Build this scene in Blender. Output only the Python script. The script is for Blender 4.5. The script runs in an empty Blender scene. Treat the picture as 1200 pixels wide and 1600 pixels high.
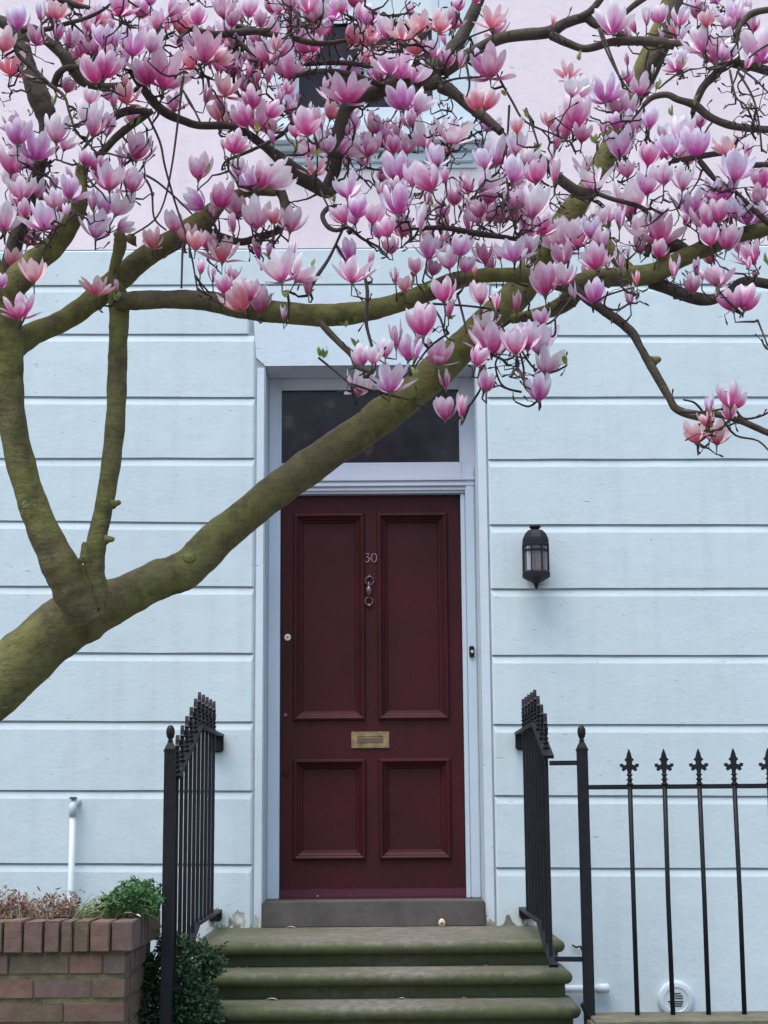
import bpy, bmesh, math, random
from mathutils import Vector, Matrix, Quaternion, noise as mnoise
random.seed(7)
R_ = math.radians
S = bpy.context.scene
C = S.collection

# ------------------------------------------------------------------ camera, sky, sun, exposure
EYE = 1.42; WD = 9.0; FPX = 2600.0
pitch = math.atan(463/FPX); roll = -0.0075
F = Vector((0, math.cos(pitch), math.sin(pitch)))
R0 = Vector((1, 0, 0)); U0 = Vector((0, -math.sin(pitch), math.cos(pitch)))
Rv = R0*math.cos(roll)+U0*math.sin(roll); Uv = U0*math.cos(roll)-R0*math.sin(roll)
cd = bpy.data.cameras.new('camera'); cam = bpy.data.objects.new('camera', cd); C.objects.link(cam)
cd.sensor_fit = 'VERTICAL'; cd.sensor_height = 24; cd.lens = 24*FPX/1600; cd.clip_end = 500; cd.clip_start = .1
M = Matrix.Identity(4)
for i in range(3):
    M[i][0] = Rv[i]; M[i][1] = Uv[i]; M[i][2] = -F[i]
M[0][3], M[1][3], M[2][3] = 0, -WD, EYE
cam.matrix_world = M; S.camera = cam

w = bpy.data.worlds.new('World'); S.world = w; w.use_nodes = True
nt = w.node_tree; bg = nt.nodes['Background']
sky = nt.nodes.new('ShaderNodeTexSky'); sky.sky_type = 'NISHITA'; sky.sun_disc = False
SD = Vector((-.40, -.55, 1.75)).normalized()
sky.sun_elevation = math.asin(SD.z); sky.sun_rotation = math.atan2(SD.x, SD.y)
sky.air_density = 1.3; sky.dust_density = 2.2; sky.ozone_density = 1.0
nt.links.new(sky.outputs[0], bg.inputs[0]); bg.inputs[1].default_value = .125
sl = bpy.data.lights.new('sun', 'SUN'); sl.energy = 1.25; sl.angle = R_(45); sl.color = (1, .93, .88)
so = bpy.data.objects.new('sun', sl); C.objects.link(so)
so.rotation_euler = SD.to_track_quat('Z', 'Y').to_euler()
S.view_settings.view_transform = 'Standard'; S.view_settings.look = 'None'
S.view_settings.gamma = 1; S.view_settings.use_curve_mapping = False
S.view_settings.exposure = 1.02

def W(u, v, y):
    """world point seen at photo position (u, v) on the vertical plane y"""
    d = F*FPX + Rv*(u-600) + Uv*(800-v)
    return d*((y+WD)/d.y) + Vector((0, -WD, EYE))
def rnd(a, b): return random.uniform(a, b)

# ------------------------------------------------------------------ materials
def new_mat(name):
    m = bpy.data.materials.new(name); m.use_nodes = True
    return m, m.node_tree, m.node_tree.nodes['Principled BSDF']
def noise(t, scale, detail=4, vec=None, rough=.55):
    n = t.nodes.new('ShaderNodeTexNoise'); n.inputs['Scale'].default_value = scale
    n.inputs['Detail'].default_value = detail; n.inputs['Roughness'].default_value = rough
    if vec: t.links.new(vec, n.inputs['Vector'])
    return n
def coords(t, stretch=(1, 1, 1), kind='Object'):
    c = t.nodes.new('ShaderNodeTexCoord'); mp = t.nodes.new('ShaderNodeMapping')
    mp.inputs['Scale'].default_value = stretch
    t.links.new(c.outputs[kind], mp.inputs['Vector']); return mp.outputs[0]
def worldpos(t, stretch=(1, 1, 1)):
    g = t.nodes.new('ShaderNodeNewGeometry'); mp = t.nodes.new('ShaderNodeMapping')
    mp.inputs['Scale'].default_value = stretch
    t.links.new(g.outputs['Position'], mp.inputs['Vector']); return mp.outputs[0]
def ramp(t, fac, stops):
    r = t.nodes.new('ShaderNodeValToRGB'); e = r.color_ramp.elements
    while len(e) < len(stops): e.new(.5)
    for k, (p, c) in zip(e, stops):
        k.position = p; k.color = (c, c, c, 1) if isinstance(c, (int, float)) else (*c, 1)
    t.links.new(fac, r.inputs[0]); return r.outputs[0]
def mix(t, fac, a, b, mode='MIX'):
    m = t.nodes.new('ShaderNodeMix'); m.data_type = 'RGBA'; m.blend_type = mode
    for val, s in ((fac, m.inputs[0]), (a, m.inputs[6]), (b, m.inputs[7])):
        if hasattr(val, 'links') or isinstance(val, bpy.types.NodeSocket): t.links.new(val, s)
        elif isinstance(val, (int, float)): s.default_value = val
        else: s.default_value = (*val, 1)
    return m.outputs[2]
def mathn(t, op, a, b=0.0, clamp=False):
    m = t.nodes.new('ShaderNodeMath'); m.operation = op; m.use_clamp = clamp
    for val, s in ((a, m.inputs[0]), (b, m.inputs[1])):
        if isinstance(val, bpy.types.NodeSocket): t.links.new(val, s)
        else: s.default_value = val
    return m.outputs[0]
def bump(t, bsdf, hgt, strength=.3, dist=.01):
    b = t.nodes.new('ShaderNodeBump'); b.inputs['Strength'].default_value = strength
    b.inputs['Distance'].default_value = dist
    t.links.new(hgt, b.inputs['Height']); t.links.new(b.outputs[0], bsdf.inputs['Normal'])
def simple(name, col, rough=.6, var=.15, scale=8, bs=.2, bd=.003, bscale=60, metal=0.0, spec=.5, pos=True):
    m, t, b = new_mat(name)
    vec = worldpos(t) if pos else coords(t)
    n = noise(t, scale, 5, vec)
    lo = tuple(c*(1-var) for c in col); hi = tuple(min(1, c*(1+var)) for c in col)
    t.links.new(ramp(t, n.outputs[0], [(.3, lo), (.7, hi)]), b.inputs['Base Color'])
    b.inputs['Roughness'].default_value = rough; b.inputs['Metallic'].default_value = metal
    b.inputs['Specular IOR Level'].default_value = spec
    bump(t, b, noise(t, bscale, 4, vec).outputs[0], bs, bd)
    return m

def paint_wall(name, col, peel=True):
    """masonry paint: slow tone drift, fine lumps, rain streaks, small scuffs, flaking near the ground"""
    m, t, b = new_mat(name)
    p = worldpos(t)
    big = noise(t, .9, 3, p); fine = noise(t, 9, 6, p); st = noise(t, 2.2, 5, worldpos(t, (5, 5, .35)))
    c = mix(t, ramp(t, big.outputs[0], [(.3, 0.0), (.7, 1.0)]), tuple(x*.955 for x in col), tuple(min(1, x*1.03) for x in col))
    c = mix(t, ramp(t, st.outputs[0], [(.50, 0.0), (.8, .30)]), c, tuple(x*.72 for x in col))
    c = mix(t, ramp(t, fine.outputs[0], [(.35, .10), (.6, 0.0)]), c, tuple(x*.8 for x in col))
    # short scuffs
    s1 = noise(t, 7, 2, worldpos(t, (1.3, 1, 3.6))); s2 = noise(t, 34, 3, worldpos(t, (.6, 1, 2.6)))
    sc = mathn(t, 'MULTIPLY', ramp(t, s1.outputs[0], [(.60, 0.0), (.68, 1.0)]), ramp(t, s2.outputs[0], [(.60, 0.0), (.66, .55)]))
    c = mix(t, sc, c, (.20, .22, .25))
    if peel:
        lp_ = W(838, 914, 0); vd = t.nodes.new('ShaderNodeVectorMath'); vd.operation = 'DISTANCE'; t.links.new(worldpos(t, (1, 1, 1.35)), vd.inputs[0]); vd.inputs[1].default_value = (lp_.x, 0, lp_.z*1.35)
        soot = mathn(t, 'SUBTRACT', mathn(t, 'SUBTRACT', 1.0, mathn(t, 'DIVIDE', vd.outputs['Value'], .085), True), mathn(t, 'MULTIPLY', ramp(t, fine.outputs[0], [(.4, 0.0), (.6, 1.0)]), .35), True)
        c = mix(t, soot, c, (.22, .17, .15))
        g = t.nodes.new('ShaderNodeSeparateXYZ'); t.links.new(p, g.inputs[0])
        low = mathn(t, 'SUBTRACT', 1.0, mathn(t, 'MULTIPLY', mathn(t, 'SUBTRACT', g.outputs[2], .80), 4.5), True)
        pn = noise(t, 13, 5, worldpos(t, (1.5, 1, .75)))
        near = mathn(t, 'SUBTRACT', 1.0, mathn(t, 'MULTIPLY', mathn(t, 'SUBTRACT', mathn(t, 'ABSOLUTE', mathn(t, 'ADD', g.outputs[0], .07)), .86), 9.0), True)
        low = mathn(t, 'MULTIPLY', low, near)
        pk = ramp(t, mathn(t, 'ADD', pn.outputs[0], mathn(t, 'MULTIPLY', low, .42)), [(.86, 0.0), (.88, 1.0)])
        c = mix(t, pk, c, mix(t, ramp(t, fine.outputs[0], [(.45, 0.0), (.55, 1.0)]), (.12, .10, .07), (.42, .42, .38)))
        grn = mathn(t, 'MULTIPLY', mathn(t, 'MULTIPLY', near, mathn(t, 'SUBTRACT', 1.0, mathn(t, 'MULTIPLY', mathn(t, 'SUBTRACT', g.outputs[2], .76), 5.0), True)), .30)
        c = mix(t, grn, c, (.50, .51, .47))
    t.links.new(c, b.inputs['Base Color'])
    b.inputs['Roughness'].default_value = .62; b.inputs['Specular IOR Level'].default_value = .3
    h = mathn(t, 'ADD', mathn(t, 'MULTIPLY', noise(t, 55, 4, p).outputs[0], .35), mathn(t, 'MULTIPLY', noise(t, 6, 4, p).outputs[0], 1.4))
    h = mathn(t, 'SUBTRACT', h, mathn(t, 'MULTIPLY', sc, .8))
    bump(t, b, h, .55, .006)
    return m

M_wall = paint_wall('pale_blue_masonry_paint', (.605, .71, .745))
M_wall_s = paint_wall('pale_blue_masonry_paint_trim', (.62, .71, .77))
M_pink = paint_wall('pale_pink_render', (.83, .735, .775), False)
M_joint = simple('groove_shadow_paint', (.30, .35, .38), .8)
M_frame = simple('lilac_white_gloss_paint', (.60, .62, .70), .38, .05, 3, .12, .002, 30)
M_frame2 = simple('blue_white_door_frame_paint', (.56, .66, .75), .4, .05, 3, .15, .002, 30)
M_black = simple('black_railing_paint', (.009, .0095, .0135), .5, .35, 20, .3, .002, 90, spec=.3)
M_brass = simple('tarnished_brass', (.33, .24, .13), .38, .4, 25, .25, .001, 80, metal=.85)
M_silver = simple('dull_number_metal', (.34, .20, .21), .5, .25, 60, .2, .001, 90, metal=.35)
M_bronze = simple('brown_knocker_metal', (.17, .115, .12), .35, .3, 40, .2, .001, 90, metal=.75)
M_cream = simple('cream_plastic', (.72, .68, .58), .4, .08)
M_white = simple('white_plastic_pipe', (.60, .68, .72), .42, .06, 5, .1, .001, 40)
M_dark = simple('dark_recess', (.015, .015, .018), .8)
M_soil = simple('soil', (.06, .045, .03), .95, .5, 20, .9, .02, 25)
M_mortar = simple('mossy_mortar', (.130, .120, .062), .95, .5, 14, .8, .006, 60)
M_ground = simple('paving_grey', (.13, .13, .12), .9, .25, 3, .5, .005, 40)
M_flagstone = simple('brown_coping_stone', (.16, .15, .10), .9, .35, 9, .6, .006, 45)
M_room = simple('dim_interior', (.05, .045, .05), .9)
M_pale_sheet = simple('pale_window_sheet', (.66, .76, .78), .8, .05)

def door_paint():
    m, t, b = new_mat('oxblood_door_paint'); p = worldpos(t)
    n = noise(t, 2.2, 4, p); g = noise(t, 5, 5, worldpos(t, (14, 14, .9)))
    c = mix(t, ramp(t, n.outputs[0], [(.32, 0.0), (.68, 1.0)]), (.040, .0085, .0105), (.068, .0100, .0150))
    c = mix(t, ramp(t, g.outputs[0], [(.4, 0.0), (.75, .35)]), c, (.030, .0105, .012))
    t.links.new(c, b.inputs['Base Color'])
    b.inputs['Roughness'].default_value = .48; b.inputs['Specular IOR Level'].default_value = .42
    bump(t, b, g.outputs[0], .10, .002); b.inputs['Specular IOR Level'].default_value = .2; return m
M_door = door_paint()
def weatherbar_paint():
    m, t, b = new_mat('worn_purple_red_paint')
    n = noise(t, 26, 4, worldpos(t, (.35, 1, 1.6)))
    c = mix(t, ramp(t, n.outputs[0], [(.685, 0.0), (.70, 1.0)]), (.050, .012, .022), (.62, .60, .60))
    t.links.new(c, b.inputs['Base Color']); b.inputs['Roughness'].default_value = .7; b.inputs['Specular IOR Level'].default_value = .15; return m
M_wbar = weatherbar_paint()

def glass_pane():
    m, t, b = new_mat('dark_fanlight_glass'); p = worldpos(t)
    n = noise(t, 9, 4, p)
    t.links.new(ramp(t, n.outputs[0], [(.35, (.016, .011, .014)), (.60, (.030, .021, .026)), (.72, (.085, .070, .055))]), b.inputs['Base Color'])  # warm flecks imitate reflections, painted into the glass colour
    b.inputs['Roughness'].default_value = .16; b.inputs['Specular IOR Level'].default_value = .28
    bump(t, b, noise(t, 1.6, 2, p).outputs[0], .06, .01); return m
M_glass = glass_pane()
def clear_glass():
    m, t, b = new_mat('lantern_glass')
    tr = t.nodes.new('ShaderNodeBsdfTransparent'); tr.inputs[0].default_value = (.86, .86, .88, 1)
    ms = t.nodes.new('ShaderNodeMixShader'); ms.inputs[0].default_value = .14
    b.inputs['Roughness'].default_value = .15; b.inputs['Base Color'].default_value = (.6, .6, .62, 1)
    t.links.new(tr.outputs[0], ms.inputs[1]); t.links.new(b.outputs[0], ms.inputs[2]); t.links.new(ms.outputs[0], t.nodes['Material Output'].inputs[0])
    return m
M_lglass = clear_glass()

def bark(name, green, brown, amt, bsc=1.0):
    m, t, b = new_mat(name); p = worldpos(t)
    n1 = noise(t, 2.6, 6, p, .65); n2 = noise(t, 16, 7, p, .65); n3 = noise(t, 60, 5, p); rings = noise(t, 30, 3, worldpos(t, (.6, .6, 2.4)))
    c = mix(t, ramp(t, n1.outputs[0], [(.50-amt*.3, 0.0), (.68-amt*.3, 1.0)]), brown, green)
    c = mix(t, ramp(t, n2.outputs[0], [(.36, .62), (.55, 0.0)]), c, tuple(x*.45 for x in brown))
    c = mix(t, ramp(t, n3.outputs[0], [(.58, 0.0), (.72, .22)]), c, (.24, .22, .12))
    lich = mathn(t, 'MULTIPLY', ramp(t, n1.outputs[0], [(.55, 0.0), (.6, 1.0)]), ramp(t, rings.outputs[0], [(.66, 0.0), (.70, .55)]))
    c = mix(t, lich, c, (.42, .40, .33))
    t.links.new(c, b.inputs['Base Color']); b.inputs['Roughness'].default_value = .82
    b.inputs['Specular IOR Level'].default_value = .25
    h = mathn(t, 'ADD', mathn(t, 'MULTIPLY', n2.outputs[0], 1.2), mathn(t, 'ADD', mathn(t, 'MULTIPLY', n3.outputs[0], .5), mathn(t, 'MULTIPLY', rings.outputs[0], .5)))
    bump(t, b, h, .8, .010*bsc); return m
M_bark = bark('mossy_olive_bark', (.160, .160, .050), (.120, .092, .055), .45)
M_bark2 = bark('brown_olive_bark', (.080, .068, .046), (.066, .050, .045), .3, .6)
M_twig = bark('dark_twig_bark', (.060, .046, .042), (.048, .036, .036), .3, .3)

def petal_mat(name, base, mid, tip, inner):
    m, t, b = new_mat(name)
    uv = t.nodes.new('ShaderNodeUVMap'); sp = t.nodes.new('ShaderNodeSeparateXYZ'); t.links.new(uv.outputs[0], sp.inputs[0])
    mp = t.nodes.new('ShaderNodeMapping'); mp.inputs['Scale'].default_value = (13, .9, 1); t.links.new(uv.outputs[0], mp.inputs[0])
    streak = noise(t, 2.2, 4, mp.outputs[0])
    oi = t.nodes.new('ShaderNodeObjectInfo')
    tt = mathn(t, 'ADD', sp.outputs[1], mathn(t, 'MULTIPLY', mathn(t, 'SUBTRACT', streak.outputs[0], .5), .75))
    ce = mathn(t, 'MULTIPLY', mathn(t, 'ABSOLUTE', mathn(t, 'SUBTRACT', sp.outputs[0], .5)), .36)
    tt = mathn(t, 'ADD', tt, ce)
    tt = mathn(t, 'ADD', tt, mathn(t, 'MULTIPLY', mathn(t, 'SUBTRACT', noise(t, 3.0, 2, coords(t)).outputs[0], .5), .5))
    tt = mathn(t, 'ADD', tt, mathn(t, 'MULTIPLY', mathn(t, 'SUBTRACT', oi.outputs['Random'], .5), .22))
    outc = ramp(t, tt, [(.16, base), (.46, mid), (.70, tuple((a+2*b_)/3 for a, b_ in zip(mid, tip))), (.82, tip)])
    inc = ramp(t, tt, [(.0, tuple((a+b_)/2 for a, b_ in zip(mid, inner))), (.5, inner), (1, tuple(min(1, x*1.08) for x in inner))])
    g = t.nodes.new('ShaderNodeNewGeometry')
    col = mix(t, g.outputs['Backfacing'], outc, inc)
    t.links.new(col, b.inputs['Base Color']); b.inputs['Roughness'].default_value = .5
    b.inputs['Specular IOR Level'].default_value = .3
    bump(t, b, streak.outputs[0], .5, .004)
    tr = t.nodes.new('ShaderNodeBsdfTranslucent'); t.links.new(col, tr.inputs[0])
    ms = t.nodes.new('ShaderNodeMixShader'); ms.inputs[0].default_value = .28
    out = t.nodes['Material Output']
    t.links.new(b.outputs[0], ms.inputs[1]); t.links.new(tr.outputs[0], ms.inputs[2]); t.links.new(ms.outputs[0], out.inputs[0])
    return m
PM = {'m': petal_mat('magenta_petal', (.60, .035, .24), (.78, .20, .46), (.90, .74, .83), (.88, .74, .82)),
      'v': petal_mat('violet_petal', (.58, .06, .36), (.76, .30, .62), (.88, .80, .92), (.88, .81, .91)),
      'k': petal_mat('coral_petal', (.66, .09, .16), (.78, .24, .33), (.90, .66, .68), (.90, .68, .70)),
      'p': petal_mat('pale_petal', (.66, .10, .38), (.86, .48, .68), (.92, .88, .91), (.92, .88, .91)),
      'd': petal_mat('mauve_petal', (.42, .045, .18), (.58, .18, .36), (.74, .52, .63), (.72, .54, .63))}
def leafm(name, a, b_, tl=.3):
    m, t, b = new_mat(name); n = noise(t, 12, 3, worldpos(t))
    c = ramp(t, n.outputs[0], [(.35, a), (.65, b_)])
    t.links.new(c, b.inputs['Base Color']); b.inputs['Roughness'].default_value = .5
    tr = t.nodes.new('ShaderNodeBsdfTranslucent'); t.links.new(c, tr.inputs[0])
    ms = t.nodes.new('ShaderNodeMixShader'); ms.inputs[0].default_value = tl
    t.links.new(b.outputs[0], ms.inputs[1]); t.links.new(tr.outputs[0], ms.inputs[2]); t.links.new(ms.outputs[0], t.nodes['Material Output'].inputs[0]); return m
M_yleaf = leafm('young_green_leaf', (.16, .24, .06), (.30, .36, .12))
M_herb = leafm('herb_green_leaf', (.035, .12, .035), (.085, .22, .06), .25)
M_shrub = leafm('dark_shrub_leaf', (.014, .045, .022), (.055, .125, .050), .2)
M_dry = leafm('dry_brown_leaf', (.20, .11, .08), (.38, .24, .18), .2)
M_straw = simple('straw_stem', (.42, .36, .25), .8, .25, 30)
M_litter = simple('faded_white_petal', (.72, .68, .66), .6, .1, 40)
M_plate = simple('dull_bronze_flap', (.16, .10, .085), .45, .04, 4, .05, .001, 20, metal=.4)
M_calyx = simple('bud_scale', (.17, .15, .09), .8, .3, 40, .3, .002, 80)

def brick_mat(name, a, b_):
    m, t, b = new_mat(name); p = worldpos(t); oi = t.nodes.new('ShaderNodeObjectInfo')
    n = noise(t, 22, 6, p); n2 = noise(t, 5, 4, p)
    c = mix(t, oi.outputs['Random'], a, b_)
    c = mix(t, ramp(t, n.outputs[0], [(.4, .5), (.62, 0.0)]), c, tuple(x*.5 for x in a))
    c = mix(t, ramp(t, n2.outputs[0], [(.52, 0.0), (.72, .4)]), c, (.12, .12, .055))
    t.links.new(c, b.inputs['Base Color']); b.inputs['Roughness'].default_value = .9
    n4 = noise(t, 90, 4, p); bump(t, b, mathn(t, 'ADD', n.outputs[0], mathn(t, 'MULTIPLY', ramp(t, n4.outputs[0], [(.35, 0.0), (.5, 1.0)]), .25)), .7, .004); return m
M_brick = [brick_mat('plum_brick', (.195, .120, .098), (.135, .098, .090)), brick_mat('red_brick', (.220, .125, .095), (.170, .105, .085)), brick_mat('olive_brown_brick', (.160, .115, .080), (.175, .115, .085))]

def step_stone():
    m, t, b = new_mat('algae_green_step_stone'); p = worldpos(t)
    n1 = noise(t, 2.2, 5, worldpos(t, (1, 1, 2.5))); n2 = noise(t, 24, 6, p); n3 = noise(t, 110, 3, p)
    g = t.nodes.new('ShaderNodeNewGeometry'); s = t.nodes.new('ShaderNodeSeparateXYZ'); t.links.new(g.outputs['Normal'], s.inputs[0])
    s2 = t.nodes.new('ShaderNodeSeparateXYZ'); t.links.new(p, s2.inputs[0])
    # trodden middle is bare grey stone, algae takes the sides and risers
    mid = mathn(t, 'MULTIPLY', mathn(t, 'ABSOLUTE', mathn(t, 'SUBTRACT', s2.outputs[0], .05)), 1.25)
    al = mathn(t, 'ADD', mathn(t, 'SUBTRACT', 1.05, mathn(t, 'MULTIPLY', s.outputs[2], .58)), mathn(t, 'MULTIPLY', mathn(t, 'SUBTRACT', mid, .5), .65))
    al = mathn(t, 'ADD', al, mathn(t, 'MULTIPLY', mathn(t, 'SUBTRACT', n1.outputs[0], .5), 1.6))
    c = mix(t, ramp(t, al, [(.25, 0.0), (.95, 1.0)]), (.205, .185, .155), (.078, .096, .036))
    c = mix(t, ramp(t, n2.outputs[0], [(.42, .55), (.6, 0.0)]), c, (.06, .062, .035))
    c = mix(t, ramp(t, n3.outputs[0], [(.62, 0.0), (.72, .4)]), c, (.30, .30, .18))
    t.links.new(c, b.inputs['Base Color']); b.inputs['Roughness'].default_value = .85
    bump(t, b, mathn(t, 'ADD', n2.outputs[0], mathn(t, 'MULTIPLY', n3.outputs[0], .3)), .6, .006); return m
M_step = step_stone()
M_thresh = simple('dark_grey_threshold_stone', (.095, .085, .078), .85, .25, 7, .5, .004, 50)

# ------------------------------------------------------------------ object helpers
def mk(name, verts, faces, mat, parent=None, smooth=False, uvs=None, kind=None, loc=None):
    me = bpy.data.meshes.new(name); me.from_pydata([tuple(v) for v in verts], [], faces)
    if uvs:
        ul = me.uv_layers.new(name='UVMap')
        for i, l in enumerate(me.loops): ul.data[i].uv = uvs[l.vertex_index]
    if smooth: me.shade_smooth()
    me.materials.append(mat); me.update()
    o = bpy.data.objects.new(name, me); C.objects.link(o)
    if loc is not None: o.location = loc
    if parent: o.parent = parent
    if kind: o['kind'] = kind
    return o
def thing(name, loc, label, cat, group=None):
    o = bpy.data.objects.new(name, None); C.objects.link(o); o.location = loc; o.empty_display_size = .1
    o['label'] = label; o['category'] = cat
    if group: o['group'] = group
    return o
def tag(o, label, cat, group=None):
    o['label'] = label; o['category'] = cat
    if group: o['group'] = group
    return o
class MB:
    """collects geometry in world coordinates; build() makes one mesh object (relative to its parent)"""
    def __init__(s): s.v = []; s.f = []; s.uv = None
    def add(s, vs, fs):
        n = len(s.v); s.v += [Vector(v) for v in vs]; s.f += [[i+n for i in f] for f in fs]; return s
    def box(s, x0, x1, y0, y1, z0, z1):
        return s.add([(x0,y0,z0),(x1,y0,z0),(x1,y1,z0),(x0,y1,z0),(x0,y0,z1),(x1,y0,z1),(x1,y1,z1),(x0,y1,z1)],
            [(0,3,2,1),(4,5,6,7),(0,1,5,4),(1,2,6,5),(2,3,7,6),(3,0,4,7)])
    def bar(s, a, b, w_, h, up=Vector((0,0,1))):
        a = Vector(a); b = Vector(b); d = (b-a).normalized(); x = d.cross(up).normalized(); z = x.cross(d)
        vs = [p + x*sx*w_/2 + z*sz*h/2 for p in (a, b) for sx, sz in ((-1,-1),(1,-1),(1,1),(-1,1))]
        return s.add(vs, [(0,3,2,1),(4,5,6,7),(0,1,5,4),(1,2,6,5),(2,3,7,6),(3,0,4,7)])
    def lathe(s, prof, c, n=16, axis='z', sy=1.0):
        vs = []; fs = []
        for r, z in prof:
            for k in range(n):
                a = 2*math.pi*(k+.5)/n; p = (r*math.cos(a), r*math.sin(a)*sy, z)
                if axis == 'y': p = (p[0], -z, p[1])
                if axis == 'x': p = (z, p[0], p[1])
                vs.append(Vector(p)+Vector(c))
        for i in range(len(prof)-1):
            for k in range(n):
                q = (i*n+k, i*n+(k+1)%n, (i+1)*n+(k+1)%n, (i+1)*n+k)
                fs.append(q)
        fs.append(tuple(range(n-1, -1, -1))); fs.append(tuple(range((len(prof)-1)*n, len(prof)*n)))
        return s.add(vs, fs)
    def tube(s, pts, rad, n=8, jit=0.0, cap=True, lump=0.0):
        pts = [Vector(p) for p in pts]; N = len(pts); up = None; vs = []; fs = []
        for i, p in enumerate(pts):
            t_ = (pts[min(i+1, N-1)]-pts[max(i-1, 0)]).normalized()
            if up is None:
                up = t_.orthogonal().normalized()
            up = (up - t_*up.dot(t_)).normalized(); sd = t_.cross(up)
            r = rad[i] if hasattr(rad, '__len__') else rad
            for k in range(n):
                a = 2*math.pi*k/n; rr = r*(1+(rnd(-jit, jit) if jit else 0))
                dv = up*math.cos(a)+sd*math.sin(a)
                if lump:
                    q = p+dv*rr; rr *= 1+lump*(1.6*mnoise.noise(q*5)+.9*mnoise.noise(q*14)+.45*mnoise.noise(q*34))
                vs.append(p+dv*rr)
        for i in range(N-1):
            for k in range(n): fs.append((i*n+k, i*n+(k+1)%n, (i+1)*n+(k+1)%n, (i+1)*n+k))
        if cap: fs.append(tuple(range(n-1, -1, -1))); fs.append(tuple(range((N-1)*n, N*n)))
        return s.add(vs, fs)
    def prism(s, poly, y0, y1):
        """polygon [(x, z)] pushed from y0 (front) to y1"""
        n = len(poly); vs = [(x, y0, z) for x, z in poly]+[(x, y1, z) for x, z in poly]
        return s.add(vs, [tuple(range(n)), tuple(range(2*n-1, n-1, -1))]+[(i, i+n, (i+1) % n+n, (i+1) % n) for i in range(n)])
    def build(s, name, mat, parent=None, smooth=False, kind=None, bevel=0, seg=2):
        org = parent_origin(parent) if parent else Vector((0, 0, 0))
        o = mk(name, [v-org for v in s.v], s.f, mat, parent, False, kind=kind)
        me = o.data
        bm = bmesh.new(); bm.from_mesh(me); bmesh.ops.recalc_face_normals(bm, faces=bm.faces)
        if bevel:
            es = [e for e in bm.edges if len(e.link_faces) == 2 and e.calc_face_angle(0) > .5]
            bmesh.ops.bevel(bm, geom=es, offset=bevel, segments=seg, affect='EDGES', clamp_overlap=True)
        bm.to_mesh(me); bm.free()
        if smooth: me.shade_smooth()
        return o
def parent_origin(p):
    v = Vector(p.location)
    while p.parent: p = p.parent; v = v + Vector(p.location)
    return v
def cr(pts, k=6):
    """Catmull-Rom through tuples of any length"""
    out = []; n = len(pts)
    for i in range(n-1):
        p0, p1, p2, p3 = pts[max(i-1, 0)], pts[i], pts[i+1], pts[min(i+2, n-1)]
        for j in range(k):
            t = j/k
            out.append(tuple(.5*(2*b + (c-a)*t + (2*a-5*b+4*c-d)*t*t + (3*b-a-3*c+d)*t**3) for a, b, c, d in zip(p0, p1, p2, p3)))
    out.append(tuple(pts[-1])); return out

# ================================================================== GROUND
XL, XR, ZT = -.656, .514, 3.853            # door opening in the facade
g = MB(); g.add([(-60,-60,0),(60,-60,0),(60,60,0),(-60,60,0)], [(0,1,2,3)])
g.build('ground', M_ground, kind='structure')
pth = MB(); pth.box(-.93, .80, -8.5, -2.85, -.02, .02); pth.build('path', M_ground, kind='structure')

# ================================================================== HOUSE
house = thing('terraced_house', (0, .1, 0), 'tall terraced house front, pale blue stucco below pink render, with the dark red door', 'house')
DP = .32                                    # recess depth of the door
# backing masonry behind the stucco courses, round the opening
bk = MB()
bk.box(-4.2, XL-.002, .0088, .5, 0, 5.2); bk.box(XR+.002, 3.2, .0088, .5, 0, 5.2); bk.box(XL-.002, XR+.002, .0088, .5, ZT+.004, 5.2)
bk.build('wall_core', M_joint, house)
GL = [(445,443),(521,521),(619,620),(715,715),(813,816),(915,916),(1019,1020),(1126,1127),(1234,1235),(1348,1350)]
GR = [(443,443),(523,523),(620,619),(717,716),(819,819),(919,918),(1023,1023),(1131,1131),(1242,1243),(1355,1356)]
EL = W(397, 900, 0).x; ER = W(766, 900, 0).x
def course(x0, zb0, zt0, x1, zb1, zt1, end):
    """one stucco course: flat underside, chamfered top, small chamfer at the opening end (end = -1 left bay, 1 right bay)"""
    c = .040; e = .012; y = .010; gp = .007
    zt0 -= gp; zt1 -= gp
    n = 14; vs = []; fs = []
    for i in range(n+1):
        t = i/n; x = x0+(x1-x0)*t; zb = zb0+(zb1-zb0)*t+(rnd(-.0016, .0016) if 0 < i < n else 0); zt = zt0+(zt1-zt0)*t
        j = rnd(-.0012, .0012)
        vs += [(x, y, zb), (x, j, zb), (x, j, zt-c), (x, y, zt)]
    b = 0 if end == 1 else n
    s = 1 if end == 1 else -1
    vs[b*4+1] = (vs[b*4+1][0]+s*e, 0, vs[b*4+1][2]); vs[b*4+2] = (vs[b*4+2][0]+s*e, 0, vs[b*4+2][2])
    for i in range(n):
        for k in range(3): a = i*4+k; fs.append((a, a+4, a+5, a+1))
    fs.append((0, 1, 2, 3)); fs.append(tuple(n*4+k for k in (3, 2, 1, 0)))
    m = MB(); m.add(vs, fs); m.build('wall_course', M_wall, house)
def zat(u, v): return W(u, v, 0).z
XFL, XFR = -4.2, 3.2
def line(vl, ul, vr, ur):
    a = W(ul, vl, 0); b = W(ur, vr, 0); s = (b.z-a.z)/(b.x-a.x); return lambda x: a.z+s*(x-a.x)
LL = [line(a, 0, b, 396) for a, b in GL]; RR = [line(a, 766, b, 1200) for a, b in GR]
LP = .70; 
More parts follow.
